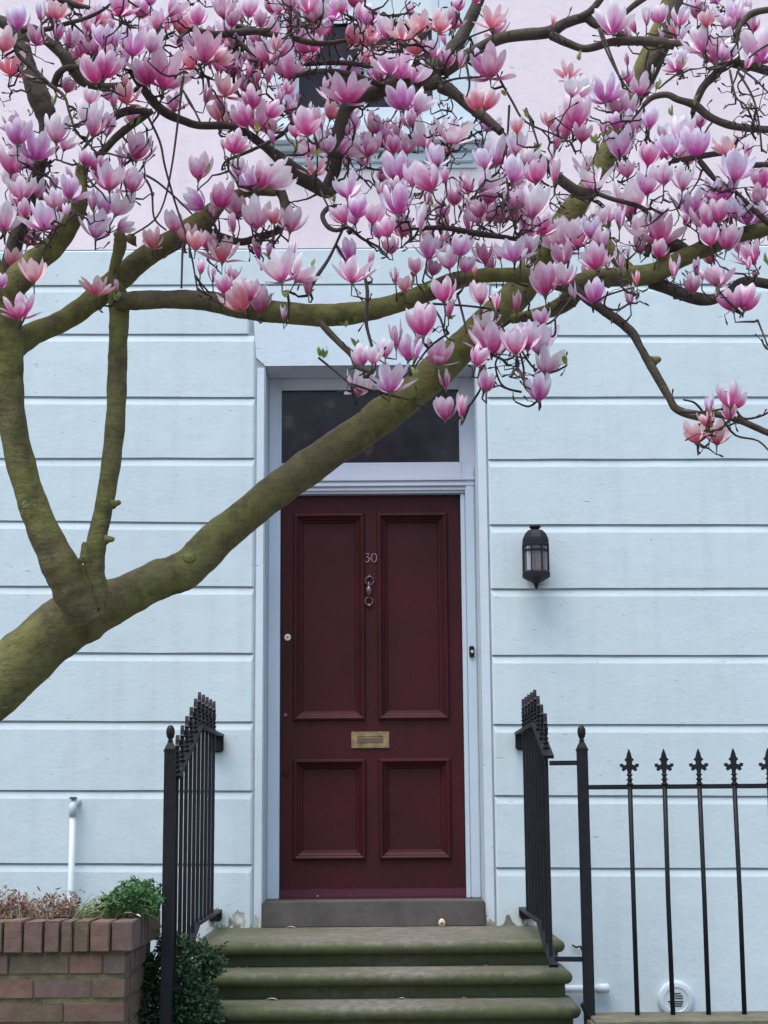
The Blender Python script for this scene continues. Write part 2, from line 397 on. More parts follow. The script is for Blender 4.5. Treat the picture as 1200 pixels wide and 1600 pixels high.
# flat-arch splay lines over the door
AXL = W(383, 445, 0).x; AXR = W(783, 445, 0).x
topz = W(600, 387, 0).z
for i in range(len(GL)):
    lo = LL[i+1] if i+1 < len(GL) else (lambda x: .80)
    ro = RR[i+1] if i+1 < len(GR) else (lambda x: .02)
    if i == 0:
        xa, xb = EL-.035, ER+.035
    else: xa, xb = EL, ER
    if i == len(GL)-1: continue
    course(XFL, lo(XFL), LL[i](XFL), xa, lo(xa), LL[i](xa), -1)
    course(xb, ro(xb), RR[i](xb), XFR, ro(XFR), RR[i](XFR), 1)
# lowest plain bands down to the ground
for (x0, x1, f_, zb, en) in ((XFL, EL, LL[-1], .0, -1), (ER, XFR, RR[-1], .0, 1)):
    course(x0, zb, f_(x0), x1, zb, f_(x1), en)
# top plain band up to the pink render
course(XFL, LL[0](XFL), topz+.01, .02, LL[0](XFL)+.0, topz+.01, -1) if False else None
t0 = MB(); zl = (LL[0](-.2)+RR[0](.3))/2
t0.add([(XFL,0,LL[0](XFL)),(-.1,0,zl),(XFR,0,RR[0](XFR)),(XFR,0,topz-.012),(XFL,0,topz-.012),
        (XFL,.010,LL[0](XFL)),(-.1,.010,zl),(XFR,.010,RR[0](XFR)),(XFR,.010,topz),(XFL,.010,topz)],
       [(0,1,2,3,4),(0,5,6,1),(1,6,7,2),(4,3,8,9)])
t0.build('wall_band', M_wall, house)
# plain margins beside the door and the flat arch above it
mg = MB(); yb = .036
mg.box(EL+.004, XL, .004, DP+.06, .80, ZT); mg.build('door_margin', M_wall_s, house, bevel=.006)
mg = MB(); mg.box(XR, ER-.004, .004, DP+.06, .80, ZT); mg.build('door_margin', M_wall_s, house, bevel=.006)
la = MB(); z1 = zl-.007
la.prism([(XL, ZT), (XR, ZT), (ER-.002, ZT+.05), (ER+.030, z1), (EL-.030, z1), (EL+.002, ZT+.05)], .002, .0084)
la.build('flat_arch', M_wall_s, house, bevel=.006)
sf = MB(); sf.box(XL+.001, XR-.001, .0093, DP+.06, ZT, ZT+.12); sf.build('soffit', M_frame, house)
# pink render and first floor window (sash) with white surround
py = .004
WX0, WX1 = W(457, 120, .15).x, W(686, 120, .15).x
WZ0 = W(572, 178, .15).z; WZ1 = W(572, 178, .15).z+1.9
SX0, SX1 = W(428, 120, 0).x, W(742, 120, 0).x
PT = 7.4
pw = MB()
pw.box(XFL, SX0, py, .5, topz+.002, PT); pw.box(SX1, XFR, py, .5, topz+.002, PT)
APZ = W(600, 264, 0).z
pw.box(SX0, SX1, py, .5, topz+.002, APZ); pw.box(SX0, SX1, py, .5, WZ1+.25, PT)
pw.build('upper_wall', M_pink, house)
ar = MB()
ar.box(SX0+.001, WX0-.002, -.012, .16, APZ+.001, WZ1+.249); ar.box(WX1+.002, SX1-.001, -.012, .16, APZ+.001, WZ1+.249)
ar.box(WX0-.002, WX1+.002, -.011, .16, APZ+.001, WZ0-.03); ar.box(WX0-.002, WX1+.002, -.011, .16, WZ1+.02, WZ1+.249)
win = ar.build('sash_window', M_wall_s, house)
sz = W(600, 219, -.1).z
si = MB(); si.box(W(415, 220, -.1).x, W(764, 220, -.1).x, -.10, .05, sz, sz+.10)
si.box(SX0-.02, SX1+.02, -.05, .05, sz-.035, sz-.001)
si.build('sill', M_wall_s, win, bevel=.006)
ap = MB(); ap.box(SX0+.02, SX1-.02, -.03, -.012, APZ+.03, sz-.05); ap.build('apron', M_wall_s, win, bevel=.006)
fr = MB(); zr = W(572, 107, .13).z; xm = (WX0+WX1)/2
fr.box(WX0, WX0+.04, .09, .15, WZ0-.03, WZ1+.02); fr.box(WX1-.04, WX1, .09, .15, WZ0-.03, WZ1+.02)
fr.box(WX0+.04, WX1-.04, .09, .15, WZ0-.03, WZ0); fr.box(WX0+.04, WX1-.04, .08, .15, zr-.022, zr+.022)
fr.box(WX0+.04, WX1-.04, .09, .15, WZ1-.02, WZ1+.02)
fr.box(xm-.010, xm+.010, .11, .14, WZ0, WZ1-.02)
fr.build('frame', M_wall_s, win, bevel=.003)
for (a, b_, z0, z1_) in ((WX0+.04, xm-.01, WZ0, zr-.022), (xm+.01, WX1-.04, WZ0, zr-.022), (WX0+.04, xm-.01, zr+.022, WZ1-.02), (xm+.01, WX1-.04, zr+.022, WZ1-.02)):
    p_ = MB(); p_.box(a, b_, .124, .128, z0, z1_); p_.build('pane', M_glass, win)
bl = MB(); bl.box(WX0+.04, WX1-.04, .100, .108, W(572, 36, .1).z, WZ1-.02); bl.build('pale_sheet', M_pale_sheet, win)  # pale sheet across the upper part of the window

# ---- door case, fanlight, transom
DX0, DX1, DZ0, DZ1 = W(438.5, 1090, DP).x, W(722.5, 1090, DP).x, W(580, 1406, DP).z, W(580, 775, DP).z
TZ = W(580, 1409, -.012).z
fy = DP-.055
fx0, fx1 = W(437, 660, fy).x, W(720, 660, fy).x
fz0, fz1 = W(600, 725, fy).z, W(600, 605, fy).z
FB = W(600, 748, fy).z
fan = MB()
fan.box(XL+.002, fx0, fy, DP+.05, FB, ZT-.001); fan.box(fx1, W(741, 660, fy).x, fy, DP+.05, FB, ZT-.001)
fan.box(fx0, fx1, fy, DP+.05, fz1, ZT-.001); fan.box(fx0, fx1, fy, DP+.05, FB, fz0)
fan_o = fan.build('fanlight', M_frame, house, bevel=.004)
bd = MB()
for a in ((fx0, fx0+.010, fz0, fz1), (fx1-.010, fx1, fz0, fz1), (fx0+.010, fx1-.010, fz0, fz0+.010), (fx0+.010, fx1-.010, fz1-.010, fz1)):
    bd.box(a[0], a[1], fy+.006, fy+.03, a[2], a[3])
bd.build('glazing_bead', M_wall_s, fan_o, bevel=.002)
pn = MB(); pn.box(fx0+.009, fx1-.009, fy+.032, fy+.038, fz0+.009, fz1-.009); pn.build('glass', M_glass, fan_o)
tr = MB(); zc = FB-.003; x1t = W(741, 760, fy).x
for (zt, zb_, yy) in ((0, .014, -.032), (.014, .024, -.018), (.024, .044, -.024), (.044, .052, -.008), (.052, .068, -.012), (.068, zc-DZ1-.004, .002)):
    tr.box(XL+.012, x1t-(.0 if yy < -.02 else .006), fy+yy, DP+.05, zc-zb_+.0005, zc-zt)
tr.build('transom', M_frame, house, bevel=.0025)
df = MB()
df.box(XL+.002, DX0-.003, DP-.045, DP+.06, TZ+.001, FB-.001)
df.box(DX1+.004, XR-.055, DP-.045, DP+.06, TZ+.001, DZ1+.002)
df.build('door_frame', M_frame2, house, bevel=.004)
df = MB(); df.box(XR-.054, XR-.002, DP-.075, DP+.06, TZ+.001, FB+.06); df.build('door_frame', M_frame2, house, bevel=.006)
rm = MB(); rm.box(XL, XR, DP+.30, DP+.32, .8, ZT); rm.build('hall_darkness', M_room, house)

# ---- the door itself
dr = MB()
def wy(u, v): return W(u, v, DP)
panels = [(462, 806, 566, 1122), (592, 802, 695, 1120), (462, 1190, 568, 1340), (598, 1185, 702, 1340)]
PB = []
for (a, b_, c_, d_) in panels:
    p0 = wy((a), (b_+d_)/2); p1 = wy(c_, (b_+d_)/2); PB.append([p0.x+.012, p1.x-.012, wy((a+c_)/2, d_).z+.012, wy((a+c_)/2, b_).z-.012])
PB[1][3] = PB[0][3]; PB[1][2] = PB[0][2]; PB[3][3] = PB[2][3]; PB[3][2] = PB[2][2]
xa0, xa1 = (PB[0][0]+PB[2][0])/2, (PB[0][1]+PB[2][1])/2; xb0, xb1 = (PB[1][0]+PB[3][0])/2, (PB[1][1]+PB[3][1])/2
PB = [[xa0, xa1, PB[0][2], PB[0][3]], [xb0, xb1, PB[0][2], PB[0][3]], [xa0, xa1, PB[2][2], PB[2][3]], [xb0, xb1, PB[2][2], PB[2][3]]]
y0, y1 = DP, DP+.05
dr.box(DX0, xa0, y0, y1, DZ0, DZ1); dr.box(xb1, DX1, y0, y1, DZ0, DZ1); dr.box(xa1, xb0, y0, y1, DZ0, DZ1)
for x0, x1 in ((xa0, xa1), (xb0, xb1)):
    dr.box(x0, x1, y0, y1, PB[0][3], DZ1); dr.box(x0, x1, y0, y1, PB[2][3], PB[0][2]); dr.box(x0, x1, y0, y1, DZ0, PB[2][2])
door = dr.build('front_door', M_door, house)
for (x0, x1, z0, z1) in PB:
    pm = MB()
    # raised bolection moulding: profile swept round a rectangle with mitred corners
    prof = [(-.026, 0), (-.026, -.012), (-.020, -.020), (-.012, -.022), (-.004, -.016), (.002, -.004), (.012, .004), (.016, .013), (.024, .016), (.030, .026)]
    vs = []
    for d_, yy in prof:
        vs += [(x0+d_, y0+yy, z0+d_), (x1-d_, y0+yy, z0+d_), (x1-d_, y0+yy, z1-d_), (x0+d_, y0+yy, z1-d_)]
    fs = []
    for i in range(len(prof)-1):
        for k in range(4): fs.append((i*4+k, i*4+(k+1) % 4, (i+1)*4+(k+1) % 4, (i+1)*4+k))
    b0 = (len(prof)-1)*4; fs.append((b0, b0+1, b0+2, b0+3))
    pm.add(vs, fs); pm.build('panel', M_door, door)
wb = MB(); z0 = wy(580, 1405).z; z1 = wy(580, 1388).z
wb.add([(DX0+.0, y0+.01, z1+.004), (DX1-.0, y0+.01, z1+.004), (DX1-.0, y0-.012, z1-.006), (DX0+.0, y0-.012, z1-.006),
        (DX1+.006, y0-.036, z0+.018), (DX0-.002, y0-.036, z0+.018), (DX1+.008, y0-.04, z0+.004), (DX0-.004, y0-.04, z0+.004), (DX1+.008, y0+.01, z0+.004), (DX0-.004, y0+.01, z0+.004)],
       [(0, 1, 2, 3), (3, 2, 4, 5), (5, 4, 6, 7), (7, 6, 8, 9), (0, 3, 5, 7, 9), (1, 8, 6, 4, 2)])
wb.build('weatherboard', M_wbar, door)
# letter plate
q0, q1 = wy(549, 1169), wy(608, 1143)
lp = MB()
for a in ((q0.x, q0.x+.034, q0.z, q1.z), (q1.x-.034, q1.x, q0.z, q1.z), (q0.x+.034, q1.x-.034, q1.z-.026, q1.z), (q0.x+.034, q1.x-.034, q0.z, q0.z+.026)):
    lp.box(a[0], a[1], y0-.010, y0, a[2], a[3])
lp.box(q0.x+.034, q1.x-.034, y0-.003, y0, q0.z+.026, q1.z-.026)
lp.build('letter_plate', M_brass, door, bevel=.003)
fl = MB(); fl.box(q0.x+.040, q1.x-.040, y0-.007, y0-.0035, q0.z+.030, q1.z-.036); fl.build('letter_flap', M_plate, door)
# number 30 in raised metal figures
def glyph(paths, cu, cv, wpx, hpx):
    for pts in paths:
        P = [Vector((wy(cu+x*wpx/2, cv-z*hpx/2).x, y0-.003, wy(cu+x*wpx/2, cv-z*hpx/2).z)) for x, z, _ in cr([(a, b_, c_) for a, b_, c_ in pts], 4)]
        rr = [c_ for _, _, c_ in cr(pts, 4)]
        num.tube(P, rr, 6)
num = MB()
glyph([[(-.8, 1, .0022), (.75, 1, .0025)], [(.75, 1, .002), (.35, .55, .0018), (-.15, .2, .0018), (.35, .15, .0028), (.8, -.25, .0042), (.55, -.8, .004), (0, -1, .003), (-.6, -.85, .0025), (-.8, -.55, .004)]], 573.5, 872, 9.5, 13)
glyph([[(.95*math.cos(a), math.sin(a), .0022+.0024*abs(math.cos(a))) for a in [k*math.pi/6 for k in range(13)]]], 584.6, 872, 9.0, 13)
num.build('house_number', M_silver, door, smooth=True)
# knocker: ring rosette, urn shaped clapper, lower ring
kn = MB()
def ringp(cu, cv, rp, n=20): return [Vector((wy(cu+rp*math.cos(a), cv).x, y0-.012, wy(cu, cv-rp*1.0*math.sin(a)).z)) for a in [k*2*math.pi/n for k in range(n+1)]]
kn.tube(ringp(577.5, 908, 6.4), .0042, 6); kn.tube(ringp(576.5, 940, 6.0), .0042, 6)
c_ = wy(577.5, 900); kn.lathe([(.001, 0), (.007, .002), (.007, .012), (.001, .014)], (c_.x, y0, c_.z), 10, 'y')
c_ = wy(577, 946); kn.lathe([(.010, 0), (.012, .01), (.008, .016), (.001, .018)], (c_.x, y0, c_.z-.002), 10, 'y')
c_ = wy(577, 933); kn.lathe([(.003, 0), (.012, .012), (.017, .030), (.018, .042), (.012, .054), (.007, .060), (.010, .066), (.005, .074), (.005, .085)], (c_.x-.002, y0-.018, c_.z), 12, 'z', .8)
kn.build('door_knocker', M_bronze, door, smooth=True)
c_ = wy(449.5, 996); lk = MB(); lk.lathe([(.019, 0), (.019, .006), (.016, .009), (.009, .010), (.008, .006), (.001, .006)], (c_.x, y0, c_.z), 18, 'y'); lk.build('lock', M_cream, door)
lk = MB(); lk.box(c_.x-.002, c_.x+.002, y0-.0075, y0-.006, c_.z-.005, c_.z+.005); lk.build('keyhole', M_dark, door)
c_ = wy(447, 1208); lk = MB(); lk.lathe([(.017, 0), (.017, .005), (.011, .007), (.010, .003), (.001, .003)], (c_.x, y0, c_.z), 18, 'y'); lk.build('lock', M_door, door)
c_ = wy(446, 1117); lk = MB(); lk.lathe([(.010, 0), (.010, .004), (.001, .005)], (c_.x, y0, c_.z), 12, 'y'); lk.build('lock', M_bronze, door)
# bell push on the frame
b0 = W(737, 1018, DP-.08); bb = MB(); bb.box(b0.x-.0135, b0.x+.0135, DP-.092, DP-.074, b0.z-.032, b0.z+.030)
bell = bb.build('doorbell', M_black, house, bevel=.004)
bb = MB(); bb.lathe([(.008, 0), (.008, .004), (.004, .007), (.001, .007)], (b0.x+.002, DP-.092, b0.z-.002), 12, 'y'); bb.build('button', M_cream, bell)

# ================================================================== WALL LANTERN
lc = W(837, 868, -.12); sc = W(837, 820, -.12).z-W(837, 921, -.12).z; lz = W(837, 921, -.12).z
lan = thing('wall_lantern', (lc.x, 0, lz), 'black metal wall lantern with glass panes on the blue wall right of the red door', 'lantern')
def L(v): return (921-v)/101*sc
px = sc/101; O8 = 8
m = MB(); m.lathe([(9*px, L(845)-.012), (21.5*px, L(848)), (22*px, L(853)), (21.3*px, L(852)), (21.5*px, L(846)), (20.5*px, L(841)), (17*px, L(834)), (12*px, L(829)), (7*px, L(827.5)), (6*px, L(827)), (9.5*px, L(824)), (9*px, L(821.5)), (5*px, L(820)), (.5*px, L(820))], (lc.x, -.12, lz), O8, sy=.9)
m.build('cap', M_black, lan)
m = MB(); m.lathe([(.5*px, 0), (2*px, L(919)), (4.5*px, L(912)), (9*px, L(909)), (19*px, L(904)), (22.5*px, L(902)), (22.5*px, L(895)), (20.5*px, L(893.5)), (.5*px, L(893.5))], (lc.x, -.12, lz), O8, sy=.9); m.build('base', M_black, lan)
m = MB()
for k in range(8):
    a = 2*math.pi*(k+.5)/8; x, y = 20.6*px*math.cos(a), 20.6*px*math.sin(a)*.9
    m.bar((lc.x+x, -.12+y, lz+L(893)), (lc.x+x, -.12+y, lz+L(853)), .008 if k not in (5, 6) else .010, .008, Vector((1, 0, 0)))
m.build('bars', M_black, lan)
m = MB(); m.lathe([(20.7*px, L(862)), (21.3*px, L(862)), (21.3*px, L(859)), (20.7*px, L(859))], (lc.x, -.12, lz), 8, sy=.9); m.build('band', M_black, lan)
for k in range(8):
    a0, a1 = 2*math.pi*(k+.5)/8, 2*math.pi*(k+1.5)/8; r = 19.8*px
    m = MB(); P = [(lc.x+r*math.cos(a)+0, -.12+r*math.sin(a)*.9) for a in (a0, a1)]; Q = [(lc.x+(r-.003)*math.cos(a), -.12+(r-.003)*math.sin(a)*.9) for a in (a0, a1)]
    zb_, zt_ = lz+L(893), lz+L(853)
    m.add([(*P[0], zb_), (*P[1], zb_), (*P[1], zt_), (*P[0], zt_), (*Q[0], zb_), (*Q[1], zb_), (*Q[1], zt_), (*Q[0], zt_)], [(0,1,2,3),(7,6,5,4),(0,4,5,1),(1,5,6,2),(2,6,7,3),(3,7,4,0)])
    m.build('pane', M_lglass, lan)
M_reflect = simple('painted_reflection_white', (.86, .88, .90), .35, .04)
M_socket = simple('brown_lamp_socket', (.30, .115, .085), .5, .2)
m = MB(); m.box(lc.x-14*px, lc.x-5*px, -.158, -.155, lz+L(892), lz+L(855)); m.build('pane_reflection', M_reflect, lan)  # pale strip added to imitate the white reflection on the left pane
m = MB(); m.lathe([(8*px, L(893)), (8*px, L(884)), (7*px, L(882)), (9*px, L(876)), (8.5*px, L(864)), (1*px, L(858))], (lc.x+7*px, -.125, lz), 14); m.build('bulb', M_socket, lan, smooth=True)
m = MB(); m.box(lc.x-16*px, lc.x+16*px, -.085, -.080, lz+L(893), lz+L(853)); m.build('dark_backing', M_black, lan)  # black sheet added to darken the view through the panes
m = MB(); m.box(lc.x-14*px, lc.x+14*px, -.012, -.0, lz+L(898), lz+L(842)); m.bar((lc.x, -.10, lz+L(847)), (lc.x, -.01, lz+L(847)), .02, .02); m.bar((lc.x, -.10, lz+L(898)), (lc.x, -.01, lz+L(898)), .02, .02); m.build('back_plate', M_black, lan)

# ================================================================== STEPS
steps = thing('front_steps', (-.07, -.4, 0), 'algae green stone front steps with rounded edges leading to the red door', 'steps')
th = MB(); a = W(409, 1448, -.012); b_ = W(757, 1448, -.012)
th.box(XL-.004, XR+.004, -.012, DP+.06, .805, TZ); th.build('threshold', M_thresh, steps, bevel=.006)
CX = -.045; RISE = .1125; TREAD = .30
def slab(zt, yf, hw, name='step'):
    """stone tread, full bullnose on the front and both ends"""
    T = .056; r = T/2; yb_ = .035 if zt > .75 else yf+TREAD+.12
    def ring(off, z):
        pts = []; R = .03+off
        x0, x1, yf_ = CX-hw-off+R, CX+hw+off-R, yf-off+R
        for cx_, a0 in ((x0, math.pi), (x1, 1.5*math.pi)):
            for k in range(5):
                a = a0+k/4*math.pi/2; pts.append((cx_+R*math.cos(a), yf_+R*math.sin(a), z))
        return [(x0-R, yb_, z)]+pts+[(x1+R, yb_, z)]
    prof = [(-.0, zt)]+[(r*math.sin(a), zt-r+r*math.cos(a)) for a in [k*math.pi/8 for k in range(1, 8)]]+[(0, zt-T)]
    rings = [ring(o, z) for o, z in prof]; n = len(rings[0]); vs = [p for q in rings for p in q]; fs = []
    for i in range(len(rings)-1):
        for k in range(n-1): fs.append((i*n+k, i*n+k+1, (i+1)*n+k+1, (i+1)*n+k))
    fs.append(tuple(range(n))); fs.append(tuple((len(rings)-1)*n+k for k in reversed(range(n))))
    fs.append(tuple([i*n for i in range(len(rings))])); fs.append(tuple([i*n+n-1 for i in reversed(range(len(rings)))]))
    m_ = MB(); m_.add(vs, fs); o = m_.build(name, M_step, steps, smooth=True)
    bm = bmesh.new(); bm.from_mesh(o.data)
    for f in bm.faces:
        if abs(f.normal.z) > .99: f.smooth = False
    bm.to_mesh(o.data); bm.free()
for i in range(7):
    zt = .807-i*RISE; yf = -1.0-i*TREAD
    if i < 6: slab(zt, yf, .849)
    else: continue
    rz = MB(); rz.box(CX-.844, CX+.844, yf+.045, (.033 if i == 0 else yf+TREAD+.03), max(zt-RISE+.001, 0), zt-.0565); rz.build('riser', M_step, steps)

# ================================================================== RAILINGS
def finial(m, c, s=1.0, side=False):
    """cast spear finial with scrolled cross and collars; c = foot"""
    c = Vector(c)
    m.lathe([(.010*s, 0), (.016*s, .006*s), (.010*s, .012*s), (.009*s, .020*s), (.016*s, .026*s), (.009*s, .032*s), (.008*s, .040*s), (.015*s, .046*s), (.009*s, .052*s), (.009*s, .062*s)], c, 8)
    PR = [(x*s, z*s) for x, z in [(-.008,.062),(-.012,.072),(-.026,.062),(-.034,.068),(-.030,.078),(-.040,.082),(-.042,.094),(-.030,.096),(-.024,.088),(-.012,.092),(-.012,.104),(-.021,.112),(-.012,.122),(-.007,.142),(0,.160),(.007,.142),(.012,.122),(.021,.112),(.012,.104),(.012,.092),(.024,.088),(.030,.096),(.042,.094),(.040,.082),(.030,.078),(.034,.068),(.026,.062),(.012,.072),(.008,.062)]]
    k = MB().prism(PR, -.008*s, .008*s)
    if side: k.v = [Vector((v.y, v.x, v.z)) for v in k.v]; k.f = [f[::-1] for f in k.f]
    m.add([v+c for v in k.v], k.f)
def newel(parent, x, y, z0, z1):
    m = MB(); s = .0225
    m.box(x-s, x+s, y-s, y+s, z0, z1-.10)
    m.add([(x-s,y-s,z1-.10),(x+s,y-s,z1-.10),(x+s,y+s,z1-.10),(x-s,y+s,z1-.10),(x-.010,y-.010,z1-.072),(x+.010,y-.010,z1-.072),(x+.010,y+.010,z1-.072),(x-.010,y+.010,z1-.072)], [(0,1,5,4),(1,2,6,5),(2,3,7,6),(3,0,4,7),(4,5,6,7)])
    m.box(x-s-.003, x+s+.003, y-s-.003, y+s+.003, z1-.112, z1-.102)
    m.build('post', M_black, parent, bevel=.002)
    m = MB(); m.lathe([(.008, z1-.074), (.013, z1-.068), (.008, z1-.062), (.015, z1-.050), (.0185, z1-.034), (.0175, z1-.018), (.010, z1-.004), (.002, z1)], (x, y, 0), 14); m.build('post_finial', M_black, parent, smooth=True)
def stair_railing(X, label, sgn, nx, ny):
    t = thing('stair_railing', (X, -.9, .5), label, 'railing', 'iron railings beside the front steps')
    yk = -1.05; ye = ny; sl_ = .30
    def zt(y): return EYE+.390-(0 if y > yk else (yk-y)*sl_)
    def zb(y): return EYE-.522-(0 if y > yk else (yk-y)*sl_*.86)
    # flat top rail with rolled wall end, flat bottom rail
    def fl(zf, w_, h):
        m = MB(); P = [(X, -.012, zf(0)), (X, yk, zf(yk)), (X, ye+.03, zf(ye+.03))]
        for a, b2 in zip(P, P[1:]): m.bar(a, b2, w_, h)
        return m
    m = fl(zt, .046, .014); m.build('top_rail', M_black, t)
    m = fl(zb, .040, .012); m.build('bottom_rail', M_black, t)
    for zz, hh in ((zt(0), .085), (zb(0), .05)):
        m = MB(); m.box(X-sgn*.052 if sgn > 0 else X-.02, X+.02 if sgn > 0 else X+.052, -.045, -.002, zz-hh-.004, zz+.004)
        m.build('wall_bracket', M_black, t, bevel=.008)
    ys = [-.34, -.51, -.68, -.85, -1.02]+[-1.02-.165*k for k in range(1, 6)]
    ys = ys
    for y in ys:
        if y < ye+.04: continue
        m = MB(); m.box(X-.0078, X+.0078, y-.0078, y+.0078, zb(y), zt(y)); m.build('bar', M_black, t)
        m = MB(); finial(m, (X, y, zt(y)+.006), .98, True); m.build('finial', M_black, t)
    newel(t, nx, ny-.02, .0, EYE+.352)
    return t
# left: newel directly in line; right: newel stands out to the side, joined by two flat links
nl = W(271, 1200, -1.93); XLr = nl.x+.005
stair_railing(XLr, 'black iron stair railing with spear tops on the left of the steps, beside the shrub', 1, nl.x-.012, -1.93)
nr = W(911, 1200, -1.7); XRr = W(836, 1150, -1.03).x+.004
tR = stair_railing(XRr, 'black iron stair railing with spear tops on the right of the steps, nearest the lantern', -1, nr.x, -1.66)
for v in (1192, 1499):
    z = W(890, v, -1.68).z; m = MB(); m.bar((XRr, -1.66, z), (nr.x, -1.68, z), .02, .020); m.build('link_bar', M_black, tR)
# front railing to the right on its stone plinth
pzt = W(925, 1589, -1.75).z
fr_ = thing('front_railing', (1.4, -1.7, pzt), 'black iron area railing with fleur-de-lis spears on the low stone plinth at right', 'railing')
ztr = W(1000, 1229.5, -1.7).z
m = MB(); m.bar((nr.x+.02, -1.7, ztr), (2.9, -1.7, ztr), .012, .020); m.build('top_rail', M_black, fr_)
x0b = W(984.5, 1229, -1.7).x; sp_ = (W(1148, 1229, -1.7).x-x0b)/3
for k in range(8):
    x = x0b+sp_*k+rnd(-.002, .002)
    m = MB(); m.tube([(x, -1.7, pzt-.03), (x+rnd(-.003, .003), -1.7, (pzt+ztr)/2), (x, -1.7, ztr+.005)], [.0105, .0100, .0105], 8); m.build('bar', M_black, fr_, smooth=True)
    m = MB(); finial(m, (x, -1.7, ztr+.006), .98); m.build('finial', M_black, fr_)
m = MB(); m.bar((nr.x+.0, -1.72, pzt-.02), (nr.x-.035, -1.75, pzt+.055), .018, .018); m.build('stay', M_black, fr_)
pl = MB(); pl.box(.84, 3.4, -1.94, -1.58, pzt-.12, pzt); 
plo = pl.build('stone_plinth', M_flagstone, bevel=.012); tag(plo, 'low brown stone coping under the front railing at bottom right', 'coping')
pl = MB(); pl.box(.87, 3.4, -1.92, -1.60, 0, pzt-.121); pb = pl.build('plinth_base', M_flagstone, plo)

# ================================================================== PIPES AND VENT
pz = W(114, 1250, -.06)
pp = thing('waste_pipe', (pz.x, -.06, .5), 'thin white waste pipe with elbow on the wall, behind the brick planter', 'pipe')
m = MB(); m.tube([(pz.x, -.055, .3), (pz.x, -.055, pz.z-.075)], .0165, 14); m.build('pipe', M_white, pp, smooth=True)
m = MB(); m.tube([(pz.x, -.055, pz.z-.085), (pz.x, -.055, pz.z-.030), (pz.x+.004, -.045, pz.z-.012), (pz.x+.012, -.02, pz.z-.008), (pz.x+.014, .01, pz.z-.008)], [.0215, .0215, .0215, .021, .021], 14); m.build('elbow', M_white, pp, smooth=True)
m = MB(); m.box(pz.x-.018, pz.x+.018, -.074, -.02, pz.z+.004, pz.z+.016); m.build('clip', M_bronze, pp, bevel=.003)
ph = W(945, 1545, -.05)
p2 = thing('overflow_pipe', (ph.x, -.05, ph.z), 'short horizontal white overflow pipe low on the wall behind the right newel post', 'pipe')
m = MB(); m.tube([(.75, -.04, ph.z), (ph.x-.04, -.04, ph.z)], .020, 14); m.tube([(ph.x-.04, -.04, ph.z), (ph.x+.02, -.04, ph.z), (ph.x+.025, -.04, ph.z)], [.026, .026, .018], 14); m.build('pipe', M_white, p2, smooth=True)
vc = W(1057, 1562, -.03)
ve = thing('vent_cover', (vc.x, 0, vc.z), 'round white plastic vent cover with slots low on the wall behind the railing', 'vent')
rr = 27*9/2600
m = MB(); m.lathe([(rr, 0), (rr, .018), (rr-.004, .024), (rr-.012, .028), (rr-.030, .030), (rr-.034, .026), (.001, .026)], (vc.x, 0, vc.z), 36, 'y'); m.build('cover', M_white, ve)
for (dx, dz, hw) in ((.006, .030, .018), (.014, .018, .020), (.014, .006, .020), (-.004, -.010, .040), (-.002, -.021, .034), (.002, -.032, .026)):
    m = MB(); m.box(vc.x+dx-hw, vc.x+dx+hw, -.0275, -.0262, vc.z+dz-.0032, vc.z+dz+.0032); m.build('slot', M_dark, ve)
hk = W(903, 1480, -.01)
m = MB(); m.tube([(hk.x-.03, -.012, hk.z+.012), (hk.x-.01, -.02, hk.z), (hk.x+.012, -.018, hk.z+.006), (hk.x+.026, -.012, hk.z-.03)], [.004, .006, .006, .003], 8)
hko = m.build('wall_bracket', M_dark, house)

# ================================================================== BRICK PLANTER
py0 = -2.3; pxr = W(197, 1500, py0).x
pzt2 = W(100, 1439, py0).z
pla = thing('brick_planter', (-2, py0+.3, 0), 'raised mossy red brick planter at bottom left, brick-on-edge coping', 'planter')
def brick(x0, x1, y0_, y1_, z0, z1, mi=None):
    m = MB(); m.box(x0, x1, y0_, y1_, z0, z1); o = m.build('brick', random.choice(M_brick) if mi is None else M_brick[mi], pla, bevel=.0035, seg=2)
    for v in o.data.vertices: v.co += Vector((rnd(-1, 1), rnd(-1, 1), rnd(-1, 1)))*.0012
us = [-58, -27, 5, 36, 68, 94, 114, 140, 173, 209]; mats = [0, 2, 0, 0, 0, 2, 2, 1, 0]
xs = [W(u, 1460, py0-.02).x for u in us]; ch = .118
for i in range(len(xs)-1):
    j = rnd(-.004, .004); brick(xs[i]+.004, xs[i+1]-.004, py0-.022+j, py0+.20, pzt2-ch+rnd(-.002, .002), pzt2+rnd(-.004, .003), mats[i])
x = xs[0]
while x > -3.6: brick(x-.072, x-.004, py0-.022, py0+.20, pzt2-ch, pzt2+rnd(-.004, .003)); x -= .078
y = py0+.205
xe = xs[-1]
while y < -1.62: brick(xe-.215, xe-.0+rnd(-.003, .003), y+.003, y+.071, pzt2-ch, pzt2+rnd(-.004, .003)); y += .078
zc_ = pzt2-ch-.012; row = 0
rowj = {0: [-27, 12, 107, 160], 1: [-40, 52, 143], 2: [-60, -8, 100], 3: [-20, 60, 130]}
